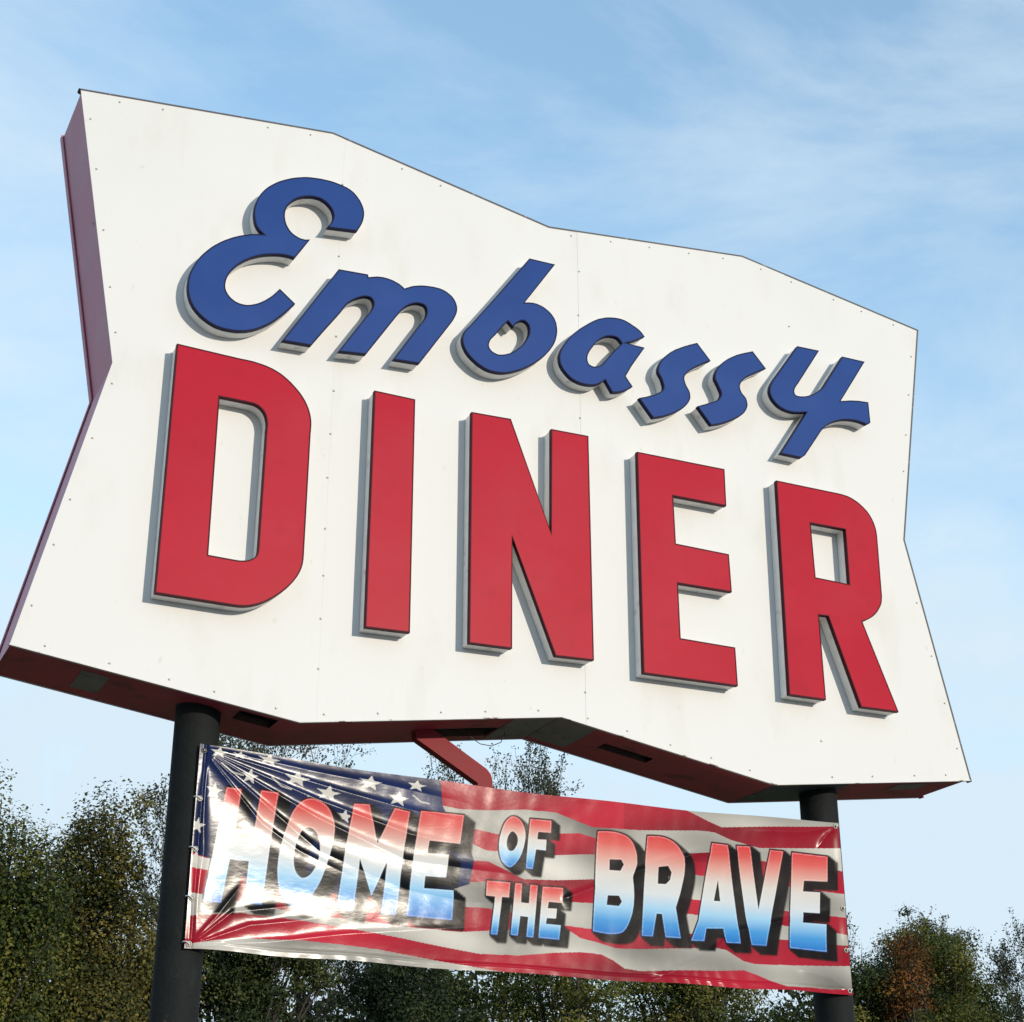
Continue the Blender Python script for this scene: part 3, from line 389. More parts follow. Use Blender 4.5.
M['grass'] = mat('dry_grass', (0.075, 0.095, 0.035), 0.9, var=0.35, vscale=1.2, bump=0.8, bscale=30, spots=[((0.16, 0.13, 0.06), 0.6, 0.55, 0.15, 0.6, ONE)])
M['asphalt'] = mat('asphalt', (0.15, 0.148, 0.142), 0.85, var=0.2, vscale=2.0, bump=0.5, bscale=120,
                   spots=[((0.02, 0.02, 0.02), 0.8, 0.62, 0.05, 0.7, ONE), ((0.11, 0.11, 0.105), 90.0, 0.62, 0.05, 0.6, ONE)])
M['line'] = mat('worn_white_line', (0.62, 0.62, 0.58), 0.8, var=0.1, vscale=6, spots=[((0.09, 0.09, 0.09), 14.0, 0.58, 0.06, 0.8, ONE)])
M['soil'] = mat('mulch', (0.05, 0.035, 0.022), 0.95, var=0.4, vscale=8, bump=1.0, bscale=60)
R0 = 1500
sheet('ground', [(R0 * math.cos(a), R0 * math.sin(a)) for a in [2 * math.pi * k / 64 for k in range(64)]], -0.12, M['grass'])
lot = MB(); lot.box((-40, -45, -0.115), (45, -1.2, 0.0)); lo = lot.build('parking_lot', M['asphalt']); tag(lo, kind='structure')
kb = MB(); kb.box((-40, -1.2, -0.118), (45, -1.05, 0.13)); k = kb.build('kerb', M['concrete'], bevel=0.015); tag(k, kind='structure')
bed = MB(); bed.box((-40, -1.05, -0.116), (45, 2.4, 0.09)); bo = bed.build('planting_bed', M['soil']); tag(bo, kind='structure')
mk = MB()
for i in range(-6, 8):
    x = i * 2.7 + 1.2
    mk.add([(x, -6.2, .004), (x + .1, -6.2, .004), (x + .1, -1.4, .004), (x, -1.4, .004)], [(0, 1, 2, 3)])
o = mk.build('parking_lines', M['line']); tag(o, kind='structure')

# ------------------------------------------------------------------ the pylon sign
DEP = 0.431
OUT = [(-.943, -.277), (.309, -.443), (1.604, -.247), (2.807, -.441), (4.083, -.275), (3.795, 1.078), (4.068, 2.506),
       (2.817, 2.669), (1.562, 2.491), (.317, 2.688), (-.946, 2.514), (-.659, 1.105)]     # counter-clockwise, left-bottom first
sign = empty('diner_sign', (1.56, DEP / 2, 0))
tag(sign, 'big white angular diner sign with blue script and red block letters on two dark poles', 'sign')

# face of the box: four sheets butted with hairline joints
def clip_x(p, x0, x1):
    def half(q, x, keep):
        r = []
        for i in range(len(q)):
            a, b = q[i], q[(i + 1) % len(q)]
            ia, ib = keep(a[0]), keep(b[0])
            if ia: r.append(a)
            if ia != ib:
                t = (x - a[0]) / (b[0] - a[0]); r.append((x, a[1] + t * (b[1] - a[1])))
        return r
    return half(half(p, x0, lambda v: v >= x0), x1, lambda v: v <= x1)
SEAM = [0.384, 1.734, 3.108]
xs = [-2] + SEAM + [6]
for i in range(4):
    g = 0.00025
    poly = clean(clip_x(OUT, xs[i] + g, xs[i + 1] - g))
    mb = MB()
    dz = [0, -0.0006, 0.0004, -0.0004][i]
    flat_fill(mb, [poly], 0.0 + dz)
    flat_fill(mb, [poly], -0.004 + dz, True)
    wall(mb, poly, -0.004 + dz, 0.0 + dz)
    mb.build('face_sheet', M['panel'], sign)
# back of the box
mb = MB(); back = offset(OUT, 0.0)
flat_fill(mb, [back], -DEP, True); wall(mb, back, -DEP, -DEP + .004); flat_fill(mb, [back], -DEP + .004)
mb.build('rear_panel', M['panel'], sign)
# sides (top, right, left edges)
INN = offset(OUT, 0.004)
def side(mb, i, z0=-DEP + .0045, z1=-.0045, t=0.003):
    a, b = INN[i], INN[(i + 1) % 12]
    a2, b2 = offset(INN, t)[i], offset(INN, t)[(i + 1) % 12]
    mb.add([P3(*a, z0), P3(*b, z0), P3(*b, z1), P3(*a, z1), P3(*a2, z0), P3(*b2, z0), P3(*b2, z1), P3(*a2, z1)],
           [(0, 1, 2, 3), (5, 4, 7, 6), (3, 2, 6, 7), (1, 0, 4, 5)])
for i in range(4, 12):
    mb = MB(); side(mb, i); mb.build('side_panel', M['skin'], sign)
# undersides, with access openings cut through
openings = {0: [(.80, .94, -.20, -.07)], 1: [(.52, .82, -.35, -.20)], 2: [(.27, .50, -.25, -.17)], 3: []}
def under_pt(i, t, z, d=0.0):
    a, b = INN[i], INN[(i + 1) % 12]
    nx, ny = (b[1] - a[1]), -(b[0] - a[0])
    l = math.hypot(nx, ny)
    return P3(a[0] + (b[0] - a[0]) * t + nx / l * d, a[1] + (b[1] - a[1]) * t + ny / l * d, z)
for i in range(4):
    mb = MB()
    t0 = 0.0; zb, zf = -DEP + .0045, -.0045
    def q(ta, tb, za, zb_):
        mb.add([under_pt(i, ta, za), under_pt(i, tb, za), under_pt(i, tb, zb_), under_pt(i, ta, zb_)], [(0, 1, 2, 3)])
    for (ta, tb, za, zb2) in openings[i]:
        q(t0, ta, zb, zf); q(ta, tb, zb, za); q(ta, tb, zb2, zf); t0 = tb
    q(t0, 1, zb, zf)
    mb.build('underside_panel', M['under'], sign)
    for (ta, tb, za, zb2) in openings[i]:
        for (a, b, c, d) in ((ta, tb, za - .012, za + .002), (ta, tb, zb2 - .002, zb2 + .012)):
            mb = MB()      # angle irons inside the opening
            vs = [under_pt(i, a, c, -.03), under_pt(i, b, c, -.03), under_pt(i, b, d, -.03), under_pt(i, a, d, -.03),
                  under_pt(i, a, c, -.002), under_pt(i, b, c, -.002), under_pt(i, b, d, -.002), under_pt(i, a, d, -.002)]
            mb.add(vs, [(0, 1, 2, 3), (7, 6, 5, 4), (0, 4, 5, 1), (1, 5, 6, 2), (2, 6, 7, 3), (3, 7, 4, 0)])
            mb.build('inner_frame', M['inside'], sign)
def plate(i, ta, tb, za, zb, m, d=0.003):
    mb = MB()
    vs = [under_pt(i, ta, za, .0005), under_pt(i, tb, za, .0005), under_pt(i, tb, zb, .0005), under_pt(i, ta, zb, .0005),
          under_pt(i, ta, za, d), under_pt(i, tb, za, d), under_pt(i, tb, zb, d), under_pt(i, ta, zb, d)]
    mb.add(vs, [(3, 2, 1, 0), (4, 5, 6, 7), (0, 1, 5, 4), (1, 2, 6, 5), (2, 3, 7, 6), (3, 0, 4, 7)])
    return mb.build('patch_plate', m, sign)
plate(0, .25, .345, -.33, -.09, M['greyplate'])
plate(1, .825, .998, -.40, -.03, M['greyplate'])
plate(2, .002, .17, -.37, -.03, M['greyplate'])
plate(3, .675, .83, -.20, -.08, M['greyplate'])
plate(3, .02, .40, -.40, -.03, M['edge'], .002)  # thin dark sheet over the dark area around the right pole
# lips: bright folded edge along the bottom of the face, dark coping on the other edges
def lip(i, o_out, z0, z1, m, name, inn=0.0):
    A = offset(OUT, -o_out); B = offset(OUT, inn)
    a, b, c, d = A[i], A[(i + 1) % 12], B[(i + 1) % 12], B[i]
    mb = MB()
    mb.add([P3(*p, z0) for p in (a, b, c, d)] + [P3(*p, z1) for p in (a, b, c, d)],
           [(3, 2, 1, 0), (4, 5, 6, 7), (0, 1, 5, 4), (1, 2, 6, 5), (2, 3, 7, 6), (3, 0, 4, 7)])
    return mb.build(name, m, sign)
for i in range(0, 4): lip(i, 0.005, -.014, 0.0012, M['lip'], 'bottom_lip')
for i in range(4, 10): lip(i, 0.009, -.035, 0.0018, M['edge'], 'coping')
for i in range(4, 12): lip(i, 0.005, -DEP - .001, -DEP + .04, M['skin'], 'rear_flange')

# little screw heads along the joints and round the rim
hd = MB()
hd.tube([(0, 0, 0), (0, -.0035, 0), (0, -.0055, 0)], [.0075, .0070, .0035], n=8)
hme = bpy.data.meshes.new('screw'); hme.from_pydata(hd.v, [], hd.f); hme.update(); hme.materials.append(M['screw'])
rnd = random.Random(4)
def screw(x, y, s=1.0):
    o = bpy.data.objects.new('screw', hme); C.objects.link(o); o.parent = sign
    p = Vector(P3(x, y, 0.0)) - sign.location
    o.location = p; o.scale = (s, 1, s)
for sx, ys in ((.385, [-.19, .047, .257, .49, .75, .98, 1.212, 1.511, 1.77, 1.968, 2.18, 2.396]),
               (1.737, [-.11, 1.375, 1.99, 2.265]), (3.11, [-.18, 2.284])):
    for y in ys: screw(sx + rnd.uniform(-.006, .006), y, .68)
rim = offset(OUT, 0.030)
for i in range(12):
    a, b = Vector(rim[i]), Vector(rim[(i + 1) % 12])
    n = 5
    for k in range(n):
        if rnd.random() < .12: continue
        t = (k + .5 + rnd.uniform(-.12, .12)) / n
        p = a.lerp(b, t); screw(p.x, p.y, .62)

# raised letters: grey returns, dark trim cap, acrylic face
HL = 0.085
for (lname, colr, loops) in SIGN_LETTERS:
    loops = [clean(l) for l in loops]
    for k, l in enumerate(loops):
        a = area(l)
        if (k == 0 and a < 0) or (k > 0 and a > 0): l.reverse()
    mb = MB()
    lr = [offset(l, 0.003) for l in loops]
    for l in lr: wall(mb, l, 0.003, HL - .004)
    flat_fill(mb, lr, 0.003, True)
    cx = sum(p[0] for p in loops[0]) / len(loops[0]); cy = sum(p[1] for p in loops[0]) / len(loops[0])
    # the channel (returns) is the letter's own mesh; origin at its centre
    org = Vector(P3(cx, cy, 0))
    mb.v = [tuple(Vector(v) - org) for v in mb.v]
    me = bpy.data.meshes.new('letter'); me.from_pydata(mb.v, [], mb.f); me.update(); me.materials.append(M['return'])
    letter = bpy.data.objects.new('letter', me); C.objects.link(letter)
    letter.parent = sign; letter.location = org - sign.location
    letter['label'] = lname
    tr = MB(); fc = MB()
    for l in loops:
        i1 = offset(l, 0.0062)
        wall(tr, l, HL - .024, HL - .0012)
        ring(tr, l, offset(l, 0.0012), HL - .0012, HL)
        ring(tr, offset(l, 0.0012), i1, HL, HL)
        ring(tr, i1, i1, HL, HL - .003)
        ring(tr, offset(l, 0.004), l, HL - .024, HL - .024)
    flat_fill(fc, [offset(l, 0.0062) for l in loops], HL - .0018)
    for nm, mbx, mm in (('trim', tr, M[colr + '_trim']), ('face', fc, M[colr + '_face'])):
        me = bpy.data.meshes.new(nm); me.from_pydata([tuple(Vector(v) - org) for v in mbx.v], [], mbx.f); me.update()
        me.materials.append(mm)
        o = bpy.data.objects.new(nm, me); C.objects.link(o); o.parent = letter

# poles, their footings, the bent pipe brace and a loose wire
POLES = [(-0.086, 'l'), (3.228, 'r')]
for px, _ in POLES:
    mb = MB()
    zc = DEP / 2
    mb.tube([(px, zc, 0.16), (px, zc, 2.0), (px, zc, BASE - .25), (px, zc, BASE - .05 + .2)], .098, n=48)
    pl = mb.build('pole', M['pole'], sign, smooth=True)
    e = pl.modifiers.new('edge', 'EDGE_SPLIT'); e.split_angle = math.radians(50)
    mb = MB(); mb.box((px - .2, zc - .2, .15), (px + .2, zc + .2, .175)); mb.build('base_plate', M['pole'], pl, bevel=.003)
    mb = MB(); mb.box((px - .35, zc - .35, -.1), (px + .35, zc + .35, .15)); mb.build('footing', M['concrete'], sign, bevel=.02)
mb = MB()
bar = [(.935, -.300), (.945, -.385), (1.262, -.560), (1.266, -.600), (1.268, -.80), (1.340, -.80), (1.339, -.545), (1.330, -.512), (1.308, -.488), (.985, -.305)]
flat_fill(mb, [bar], -.205); flat_fill(mb, [bar], -.255, True); wall(mb, bar, -.255, -.205)
mb.build('brace', M['brace'], sign, bevel=.006)
mb = MB()
wp = [(1.20, -.31), (1.22, -.345), (1.27, -.372), (1.33, -.375), (1.38, -.35), (1.40, -.30)]
mb.tube([P3(x, y, -.20) for x, y in wp], .0022, n=6)
mb.build('cable', M['wire'], sign, smooth=True)

# ------------------------------------------------------------------ the vinyl banner
BX, BY, BW, BH = -0.0975, -1.4285, 3.355, 0.860
NU, NV = 1350, 380
u = np.linspace(0, BW, NU); v = np.linspace(0, BH, NV)
U, V = np.meshgrid(u, v)

def inside(poly, X, Y):
    r = np.zeros(X.shape, bool)
    n = len(poly)
    for i in range(n):
        x0, y0 = poly[i]; x1, y1 = poly[(i + 1) % n]
        if y0 == y1: continue
        c = ((y0 > Y) != (y1 > Y)) & (X < (x1 - x0) * (Y - y0) / (y1 - y0) + x0)
        r ^= c
    return r

def dist(poly, X, Y, closed=True):
    d = np.full(X.shape, 1e9); tt = np.zeros(X.shape)
    n = len(poly); acc = 0.0
    for i in range(n if closed else n - 1):
        x0, y0 = poly[i]; x1, y1 = poly[(i + 1) % n]
        dx, dy = x1 - x0, y1 - y0; l2 = dx * dx + dy * dy + 1e-12
        t = np.clip(((X - x0) * dx + (Y - y0) * dy) / l2, 0, 1)
        e = np.hypot(X - x0 - t * dx, Y - y0 - t * dy)
        m = e < d
        d = np.where(m, e, d); tt = np.where(m, acc + t * math.sqrt(l2), tt)
        acc += math.sqrt(l2)
    return d, tt

def sm(a, b, x):
    t = np.clip((x - a) / (b - a), 0, 1); return t * t * (3 - 2 * t)

# print
WHITE = np.array([0.46, 0.44, 0.40]); RED = np.array([0.36, 0.012, 0.030]); NAVY = np.array([0.005, 0.010, 0.042])
col = np.zeros(U.shape + (3,))
lev = np.zeros(U.shape, int)
edge = np.full(U.shape, 1e9)
for s in STRIPE_EDGES:
    sx = [p[0] for p in s]; sy = [p[1] for p in s]
    yy = np.interp(U, sx, sy, left=9, right=sy[-1])
    if sx[0] < 0.02: yy = np.interp(U, sx, sy)
    lev += (V < yy).astype(int)
    edge = np.minimum(edge, np.abs(V - yy))
# the top left of the flag field starts red, the little corner at the upper right is white
lev2 = lev.copy()
isred = np.zeros(U.shape, bool)
b = []
def curve(k):
    s = STRIPE_EDGES[k]; return np.interp(U, [p[0] for p in s], [p[1] for p in s])
c = [curve(k) for k in range(10)]
x0 = STRIPE_EDGES[0][0][0]
isred |= (V > c[1]) & ~((U > x0) & (V > c[0]))
isred |= (V < c[2]) & (V > c[3])
isred |= (V < c[4]) & (V > c[5])
isred |= (V < c[6]) & (V > c[7])
isred |= (V < c[8]) & (V > c[9])
col[:] = WHITE
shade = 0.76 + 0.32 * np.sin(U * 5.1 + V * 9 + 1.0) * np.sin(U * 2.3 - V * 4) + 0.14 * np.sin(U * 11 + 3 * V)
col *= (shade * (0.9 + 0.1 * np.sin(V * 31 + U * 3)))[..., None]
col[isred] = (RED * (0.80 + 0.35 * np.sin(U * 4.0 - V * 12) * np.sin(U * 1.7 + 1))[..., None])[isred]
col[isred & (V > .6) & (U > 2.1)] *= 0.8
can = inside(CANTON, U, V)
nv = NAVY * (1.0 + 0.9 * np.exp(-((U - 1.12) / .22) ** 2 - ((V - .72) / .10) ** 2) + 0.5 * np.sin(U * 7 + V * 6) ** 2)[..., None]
col[can] = nv[can]
for (sx, sy, rx, ry) in STARS:
    a0 = 0.3
    pts = []
    for k in range(10):
        r = 1.0 if k % 2 == 0 else 0.42
        a = math.pi / 2 + k * math.pi / 5 - 0.12
        pts.append((sx + rx * r * math.cos(a), sy + ry * r * math.sin(a)))
    m = inside(pts, U, V)
    col[m] = WHITE * 1.05
# pale swooshes of the printed folds in the star field
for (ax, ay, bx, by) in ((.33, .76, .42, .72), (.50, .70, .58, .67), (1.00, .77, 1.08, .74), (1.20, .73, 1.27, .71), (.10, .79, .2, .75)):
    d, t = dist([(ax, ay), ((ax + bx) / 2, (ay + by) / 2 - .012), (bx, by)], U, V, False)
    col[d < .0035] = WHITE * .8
# lettering: soft black drop shadow, black outline, red-white-blue fade
stops = [(0.0, (0.012, 0.13, 0.42)), (0.13, (0.050, 0.24, 0.52)), (0.27, (0.27, 0.46, 0.62)), (0.42, (0.50, 0.53, 0.55)),
         (0.58, (0.52, 0.49, 0.46)), (0.74, (0.54, 0.27, 0.23)), (0.88, (0.52, 0.09, 0.08)), (1.0, (0.50, 0.035, 0.04))]
for loops in BANNER_LETTERS:
    o0 = loops[0]
    xa, xb = min(p[0] for p in o0) - .07, max(p[0] for p in o0) + .1
    ya, yb = min(p[1] for p in o0) - .09, max(p[1] for p in o0) + .05
    j0, j1 = np.searchsorted(u, [xa, xb]); i0, i1 = np.searchsorted(v, [ya, yb])
    X = U[i0:i1, j0:j1]; Y = V[i0:i1, j0:j1]; cc = col[i0:i1, j0:j1]
    big = (max(p[1] for p in o0) - min(p[1] for p in o0)) > .35
    k = 1.0 if big else .75
    def solid(X, Y):
        m = inside(o0, X, Y)
        d, _ = dist(o0, X, Y)
        for h in loops[1:]:
            m &= ~inside(h, X, Y); d = np.minimum(d, dist(h, X, Y)[0])
        return np.where(m, -d, d)
    sh = np.full(X.shape, 1e9)
    for q_ in (1, 2, 3, 4):
        sh = np.minimum(sh, solid(X - .012 * q_ * k, Y + .0085 * q_ * k))
    f = (1 - sm(0.004, 0.018, sh))[..., None] * .99
    cc[:] = cc * (1 - f) + np.array([.0025, .0025, .003]) * f
    s0 = solid(X, Y)
    f = (1 - sm(0.0055, 0.0085, s0))[..., None]
    cc[:] = cc * (1 - f) + np.array([.005, .004, .007]) * f
    lo, hi = min(p[1] for p in o0), max(p[1] for p in o0)
    # the letters lean with the flag, so the fade follows their own top and bottom edge
    h = (Y - lo) / (hi - lo)
    g = np.stack([np.interp(h, [s[0] for s in stops], [s[1][ch] for s in stops]) for ch in range(3)], -1)
    g = g * (1 - .0 * g)
    f = (1 - sm(-0.0015, 0.0015, s0))[..., None]
    cc[:] = cc * (1 - f) + g * f
    rimf = ((s0 < -.002) & (s0 > -.006))[..., None] * .18
    cc[:] = cc * (1 - rimf) + np.array([.85, .80, .80]) * rimf

# folds pulled from the tied corners, plus the slack of the sheet
Z = np.zeros(U.shape)
for k, s in enumerate(FOLDS):
    d, t = dist(s, U, V, False)
    tot = sum(math.dist(s[i], s[i + 1]) for i in range(len(s) - 1))
    if k <= 4:   wdt = .010 + .030 * t; amp = (.0026 + .0012 * t)
    elif k <= 6: wdt = .008 + .020 * t; amp = .0028
    elif k <= 10: wdt = .009 + .035 * t; amp = .0038
    elif k <= 13: wdt = .010 + .030 * t; amp = .0045
    else:        wdt = .030; amp = .0045
    env = sm(0, .05, t) * (1 - sm(tot * .65, tot, t)) if tot > .3 else sm(0, .03, t) * (1 - sm(tot * .6, tot, t))
    if k not in (6, 11):
        side_ = V - np.interp(U, [p[0] for p in s], [p[1] for p in s]) if s[0][0] < s[-1][0] else np.zeros_like(V)
        wdt = wdt * np.where(side_ > 0, .45, 1.5)
    Z += amp * env * np.exp(-(np.sqrt(d * d + 2.5e-6) / wdt) ** 1.25)
rs = np.random.RandomState(5)
for k in range(26):
    a = rs.normal(0, .35) + (math.pi / 2)         # mostly horizontal billows
    fr = rs.uniform(2.5, 11)
    Z += .0017 / (fr / 3.2) * np.sin(fr * (U * math.cos(a) * .8 + V * math.sin(a) * 1.6) + rs.uniform(0, 6.3) + .6 * np.sin(U * 1.7 + k))
for k in range(16):                                # fine crumples
    a = rs.uniform(0, math.pi); fr = rs.uniform(30, 80)
    Z += .000045 * np.sin(fr * (U * math.cos(a) + V * math.sin(a)) + 2.0 * np.sin(U * 5 + k) + rs.uniform(0, 6.3))
# puckers along the lower hem
hem = np.exp(-(V / .05) ** 1.0)
Z += hem * .0013 * np.sin(U * 41 + 14 * np.sin(U * 2.3) + 5 * np.sin(U * 7.7) + V * 30) * (0.4 + 0.6 * sm(1.5, 3.0, U))
inn = sm(0, .05, U) * sm(0, .05, BW - U)
Z *= (.25 + .75 * inn)
Z -= .006 * np.exp(-((U - .028) / .006) ** 2)      # stitched hems
Z -= .002 * np.exp(-((V - .028) / .005) ** 2)
tu = U / BW
YS = BY + V - .030 * 4 * tu * (1 - tu) * (V / BH) ** 2 - .004 * 4 * tu * (1 - tu) * (1 - V / BH)
XS = BX + U
YS += .0035 * np.sin(U * 9.0 + 1.2 * np.sin(U * 2)) * (1 - V / BH) ** 6 + .003 * np.sin(U * 7.0) * (V / BH) ** 6
ZS = -.098 + Z - .028 * 4 * tu * (1 - tu)
co = np.stack([XS, -ZS, BASE + YS], -1).reshape(-1, 3)
banner = empty('vinyl_banner', P3(BX + BW / 2, BY, -.1))
tag(banner, 'glossy wrinkled vinyl flag banner reading HOME OF THE BRAVE stretched between the two poles', 'banner')
def np_mesh(name, co, quads, colors=None, smooth=True, cname='print'):
    me = bpy.data.meshes.new(name)
    nv_, nf = len(co), len(quads)
    me.vertices.add(nv_); me.vertices.foreach_set('co', np.asarray(co, np.float32).ravel())
    k = quads.shape[1]
    me.loops.add(nf * k); me.loops.foreach_set('vertex_index', quads.astype(np.int32).ravel())
    me.polygons.add(nf); me.polygons.foreach_set('loop_start', np.arange(0, nf * k, k, dtype=np.int32))
    if smooth: me.polygons.foreach_set('use_smooth', np.ones(nf, bool))
    if colors is not None:
        at = me.color_attributes.new(cname, 'FLOAT_COLOR', 'POINT')
        at.data.foreach_set('color', np.concatenate([colors, np.ones((nv_, 1))], 1).astype(np.float32).ravel())
    me.update(calc_edges=True)
    return me
ii = np.arange(NU * NV).reshape(NV, NU)
qd = np.stack([ii[:-1, :-1], ii[:-1, 1:], ii[1:, 1:], ii[1:, :-1]], -1).reshape(-1, 4)
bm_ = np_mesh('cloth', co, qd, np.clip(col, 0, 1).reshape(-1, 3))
vm = bpy.data.materials.new('printed_vinyl'); vm.use_nodes = True
n = vm.node_tree; b = n.nodes['Principled BSDF']
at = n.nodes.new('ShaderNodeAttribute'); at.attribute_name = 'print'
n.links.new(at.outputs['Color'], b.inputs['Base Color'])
b.inputs['Roughness'].default_value = 0.28
b.inputs['Specular IOR Level'].default_value = 0.01
b.inputs['Coat Weight'].default_value = 0.125
b.inputs['Coat Roughness'].default_value = 0.165
tcn = n.nodes.new('ShaderNodeTexCoord')
nb = n.nodes.new('ShaderNodeTexNoise'); nb.inputs['Scale'].default_value = 24; nb.inputs['Detail'].default_value = 6
mp2 = n.nodes.new('ShaderNodeMapping'); mp2.inputs['Scale'].default_value = (1, 1, 2.2)
bpn = n.nodes.new('ShaderNodeBump'); bpn.inputs['Strength'].default_value = 0.03; bpn.inputs['Distance'].default_value = 0.01
n.links.new(tcn.outputs['Object'], mp2.inputs['Vector']); n.links.new(mp2.outputs['Vector'], nb.inputs['Vector'])
n.links.new(nb.outputs['Fac'], bpn.inputs['Height']); n.links.new(bpn.outputs['Normal'], b.inputs['Normal'])
n.links.new(bpn.outputs['Normal'], b.inputs['Coat Normal'])
cloth = link_mesh('cloth', bm_, vm, banner)
# grommets, corner bolts
def zat(uu, vv):
    i = min(max(int(vv / BH * (NV - 1)), 0), NV - 1); j = min(max(int(uu / BW * (NU - 1)), 0), NU - 1)
    return XS[i, j], YS[i, j], ZS[i, j]
for (uu, vv, dark) in ((.02, .835, 1), (.018, .625, 0), (.016, .41, 0), (.016, .205, 0), (.018, .02, 0),
                       (3.335, .84, 0), (3.338, .42, 0), (3.338, .215, 0), (3.338, .02, 0)):
    x, y, z = zat(uu, vv); z += .002
    mb = MB()
    N = 20; R1, R2 = .013, .0065
    pts = []
    for k in range(N):
        a = 2 * math.pi * k / N
        for (r, dz) in ((R2, 0), (R2 + .001, .0025), (R1 - .001, .0025), (R1, 0)):
            pts.append(P3(x + r * math.cos(a), y + r * math.sin(a), z + dz))
    fs = []
    for k in range(N):
        k2 = (k + 1) % N
        for j in range(3): fs.append((k * 4 + j, k2 * 4 + j, k2 * 4 + j + 1, k * 4 + j + 1))
    mb.add(pts, fs)
    g = mb.build('grommet', M['bolt'] if dark else M['brass'], banner, smooth=True)
    mb = MB()
    mb.tube([P3(x, y, z - .03), P3(x, y, z + .003), P3(x, y, z + .006)], [.006, .006, .004], n=8)
    mb.build('bolt', M['bolt'] if dark or uu > 1 else M['screw'], banner)
    if not dark:      # a short loop of cord through the eyelet to the pole
        s = 1 if uu > 1 else -1
        mb = MB()
        mb.tube([P3(x, y, z + .008), P3(x + s * .012, y + .008, z + .004), P3(x + s * .022, y + .010, z - .012), P3(x + s * .02, y + .006, z - .03)], .003, n=6)
        mb.build('tie', M['tie'], banner, smooth=True)

# ------------------------------------------------------------------ trees
def leaf_mat(name, c1, c2, c3):
    m = bpy.data.materials.new(name); m.use_nodes = True
    n = m.node_tree; L = n.links.new; n.nodes.clear()
    o = n.nodes.new('ShaderNodeOutputMaterial')
    at = n.nodes.new('ShaderNodeAttribute'); at.attribute_name = 'tint'
    sp = n.nodes.new('ShaderNodeSeparateColor'); L(at.outputs['Color'], sp.inputs['Color'])
    r = n.nodes.new('ShaderNodeValToRGB'); e = r.color_ramp.elements
    e[0].color = (*c1, 1); e[0].position = .1; e[1].color = (*c3, 1); e[1].position = .95
    x = e.new(.55); x.color = (*c2, 1)
    L(sp.outputs[0], r.inputs['Fac'])
    d = n.nodes.new('ShaderNodeBsdfPrincipled'); d.inputs['Roughness'].default_value = .6; d.inputs['Specular IOR Level'].default_value = .25
    t = n.nodes.new('ShaderNodeBsdfTranslucent')
    mxs = n.nodes.new('ShaderNodeMixShader'); mxs.inputs[0].default_value = .25
    L(r.outputs['Color'], d.inputs['Base Color']); L(r.outputs['Color'], t.inputs['Color'])
    L(d.outputs[0], mxs.inputs[1]); L(t.outputs[0], mxs.inputs[2]); L(mxs.outputs[0], o.inputs['Surface'])
    return m
LM = {
 'ivy': leaf_mat('ivy_leaves', (.010, .024, .005), (.060, .078, .013), (.160, .145, .026)),
 'olive': leaf_mat('olive_leaves', (.014, .024, .006), (.078, .076, .015), (.175, .138, .030)),
 'dark': leaf_mat('dark_leaves', (.008, .017, .006), (.030, .046, .012), (.080, .092, .024)),
 'orange': leaf_mat('turning_leaves', (.040, .024, .006), (.170, .060, .011), (.26, .13, .022)),
 'sparse': leaf_mat('last_leaves', (.020, .028, .016), (.045, .055, .025), (.085, .085, .035)),
}
M['bark'] = mat('bark', (.045, .036, .028), .9, var=.3, vscale=5, bump=.6, bscale=30)

def branch_mesh(segs, nside=5):
    a = np.array([s[0] for s in segs]); b_ = np.array([s[1] for s in segs])
    r0 = np.array([s[2] for s in segs]); r1 = np.array([s[3] for s in segs])
    d = b_ - a; d /= np.linalg.norm(d, axis=1, keepdims=True) + 1e-9
    h = np.where(np.abs(d[:, 2:3]) < .9, np.array([[0, 0, 1.0]]), np.array([[1.0, 0, 0]]))
    p = np.cross(d, h); p /= np.linalg.norm(p, axis=1, keepdims=True) + 1e-9
    q = np.cross(d, p)
    co = []
    for ring_, cen, r in ((0, a, r0), (1, b_ + d * 0.0, r1)):
        for k in range(nside):
            an = 2 * math.pi * k / nside
            co.append(cen + (p * math.cos(an) + q * math.sin(an)) * r[:, None])
    co = np.stack(co, 1).reshape(-1, 3)
    N = len(segs); base = (np.arange(N) * 2 * nside)[:, None]
    fs = []
    for k in range(nside):
        k2 = (k + 1) % nside
        fs.append(base + np.array([[k, k2, nside + k2, nside + k]]))
    fs = np.stack(fs, 1).reshape(-1, 4)
    return np_mesh('trunk', co, fs, None, True)

def leaves_mesh(cen, size, tint, rng, flat=0.0, asp=0.6, outw=None):
    N = len(cen)
    n_ = rng.normal(size=(N, 3)) * (1.0 if outw is None else .55); n_[:, 2] += flat
    if outw is not None: n_ += outw
    n_ /= np.linalg.norm(n_, axis=1, keepdims=True)
    h = rng.normal(size=(N, 3)); p = np.cross(n_, h); p /= np.linalg.norm(p, axis=1, keepdims=True) + 1e-9
    q = np.cross(n_, p)
    s = size[:, None]
    bend = n_ * s * .25
    co = np.stack([cen - p * s, cen - q * s * asp + bend, cen + p * s, cen + q * s * asp + bend], 1).reshape(-1, 3)
    fs = (np.arange(N) * 4)[:, None] + np.arange(4)[None]
    tt = np.repeat(tint, 4)
    return np_mesh('crown', co, fs, np.stack([tt, tt, tt], 1), False, 'tint')

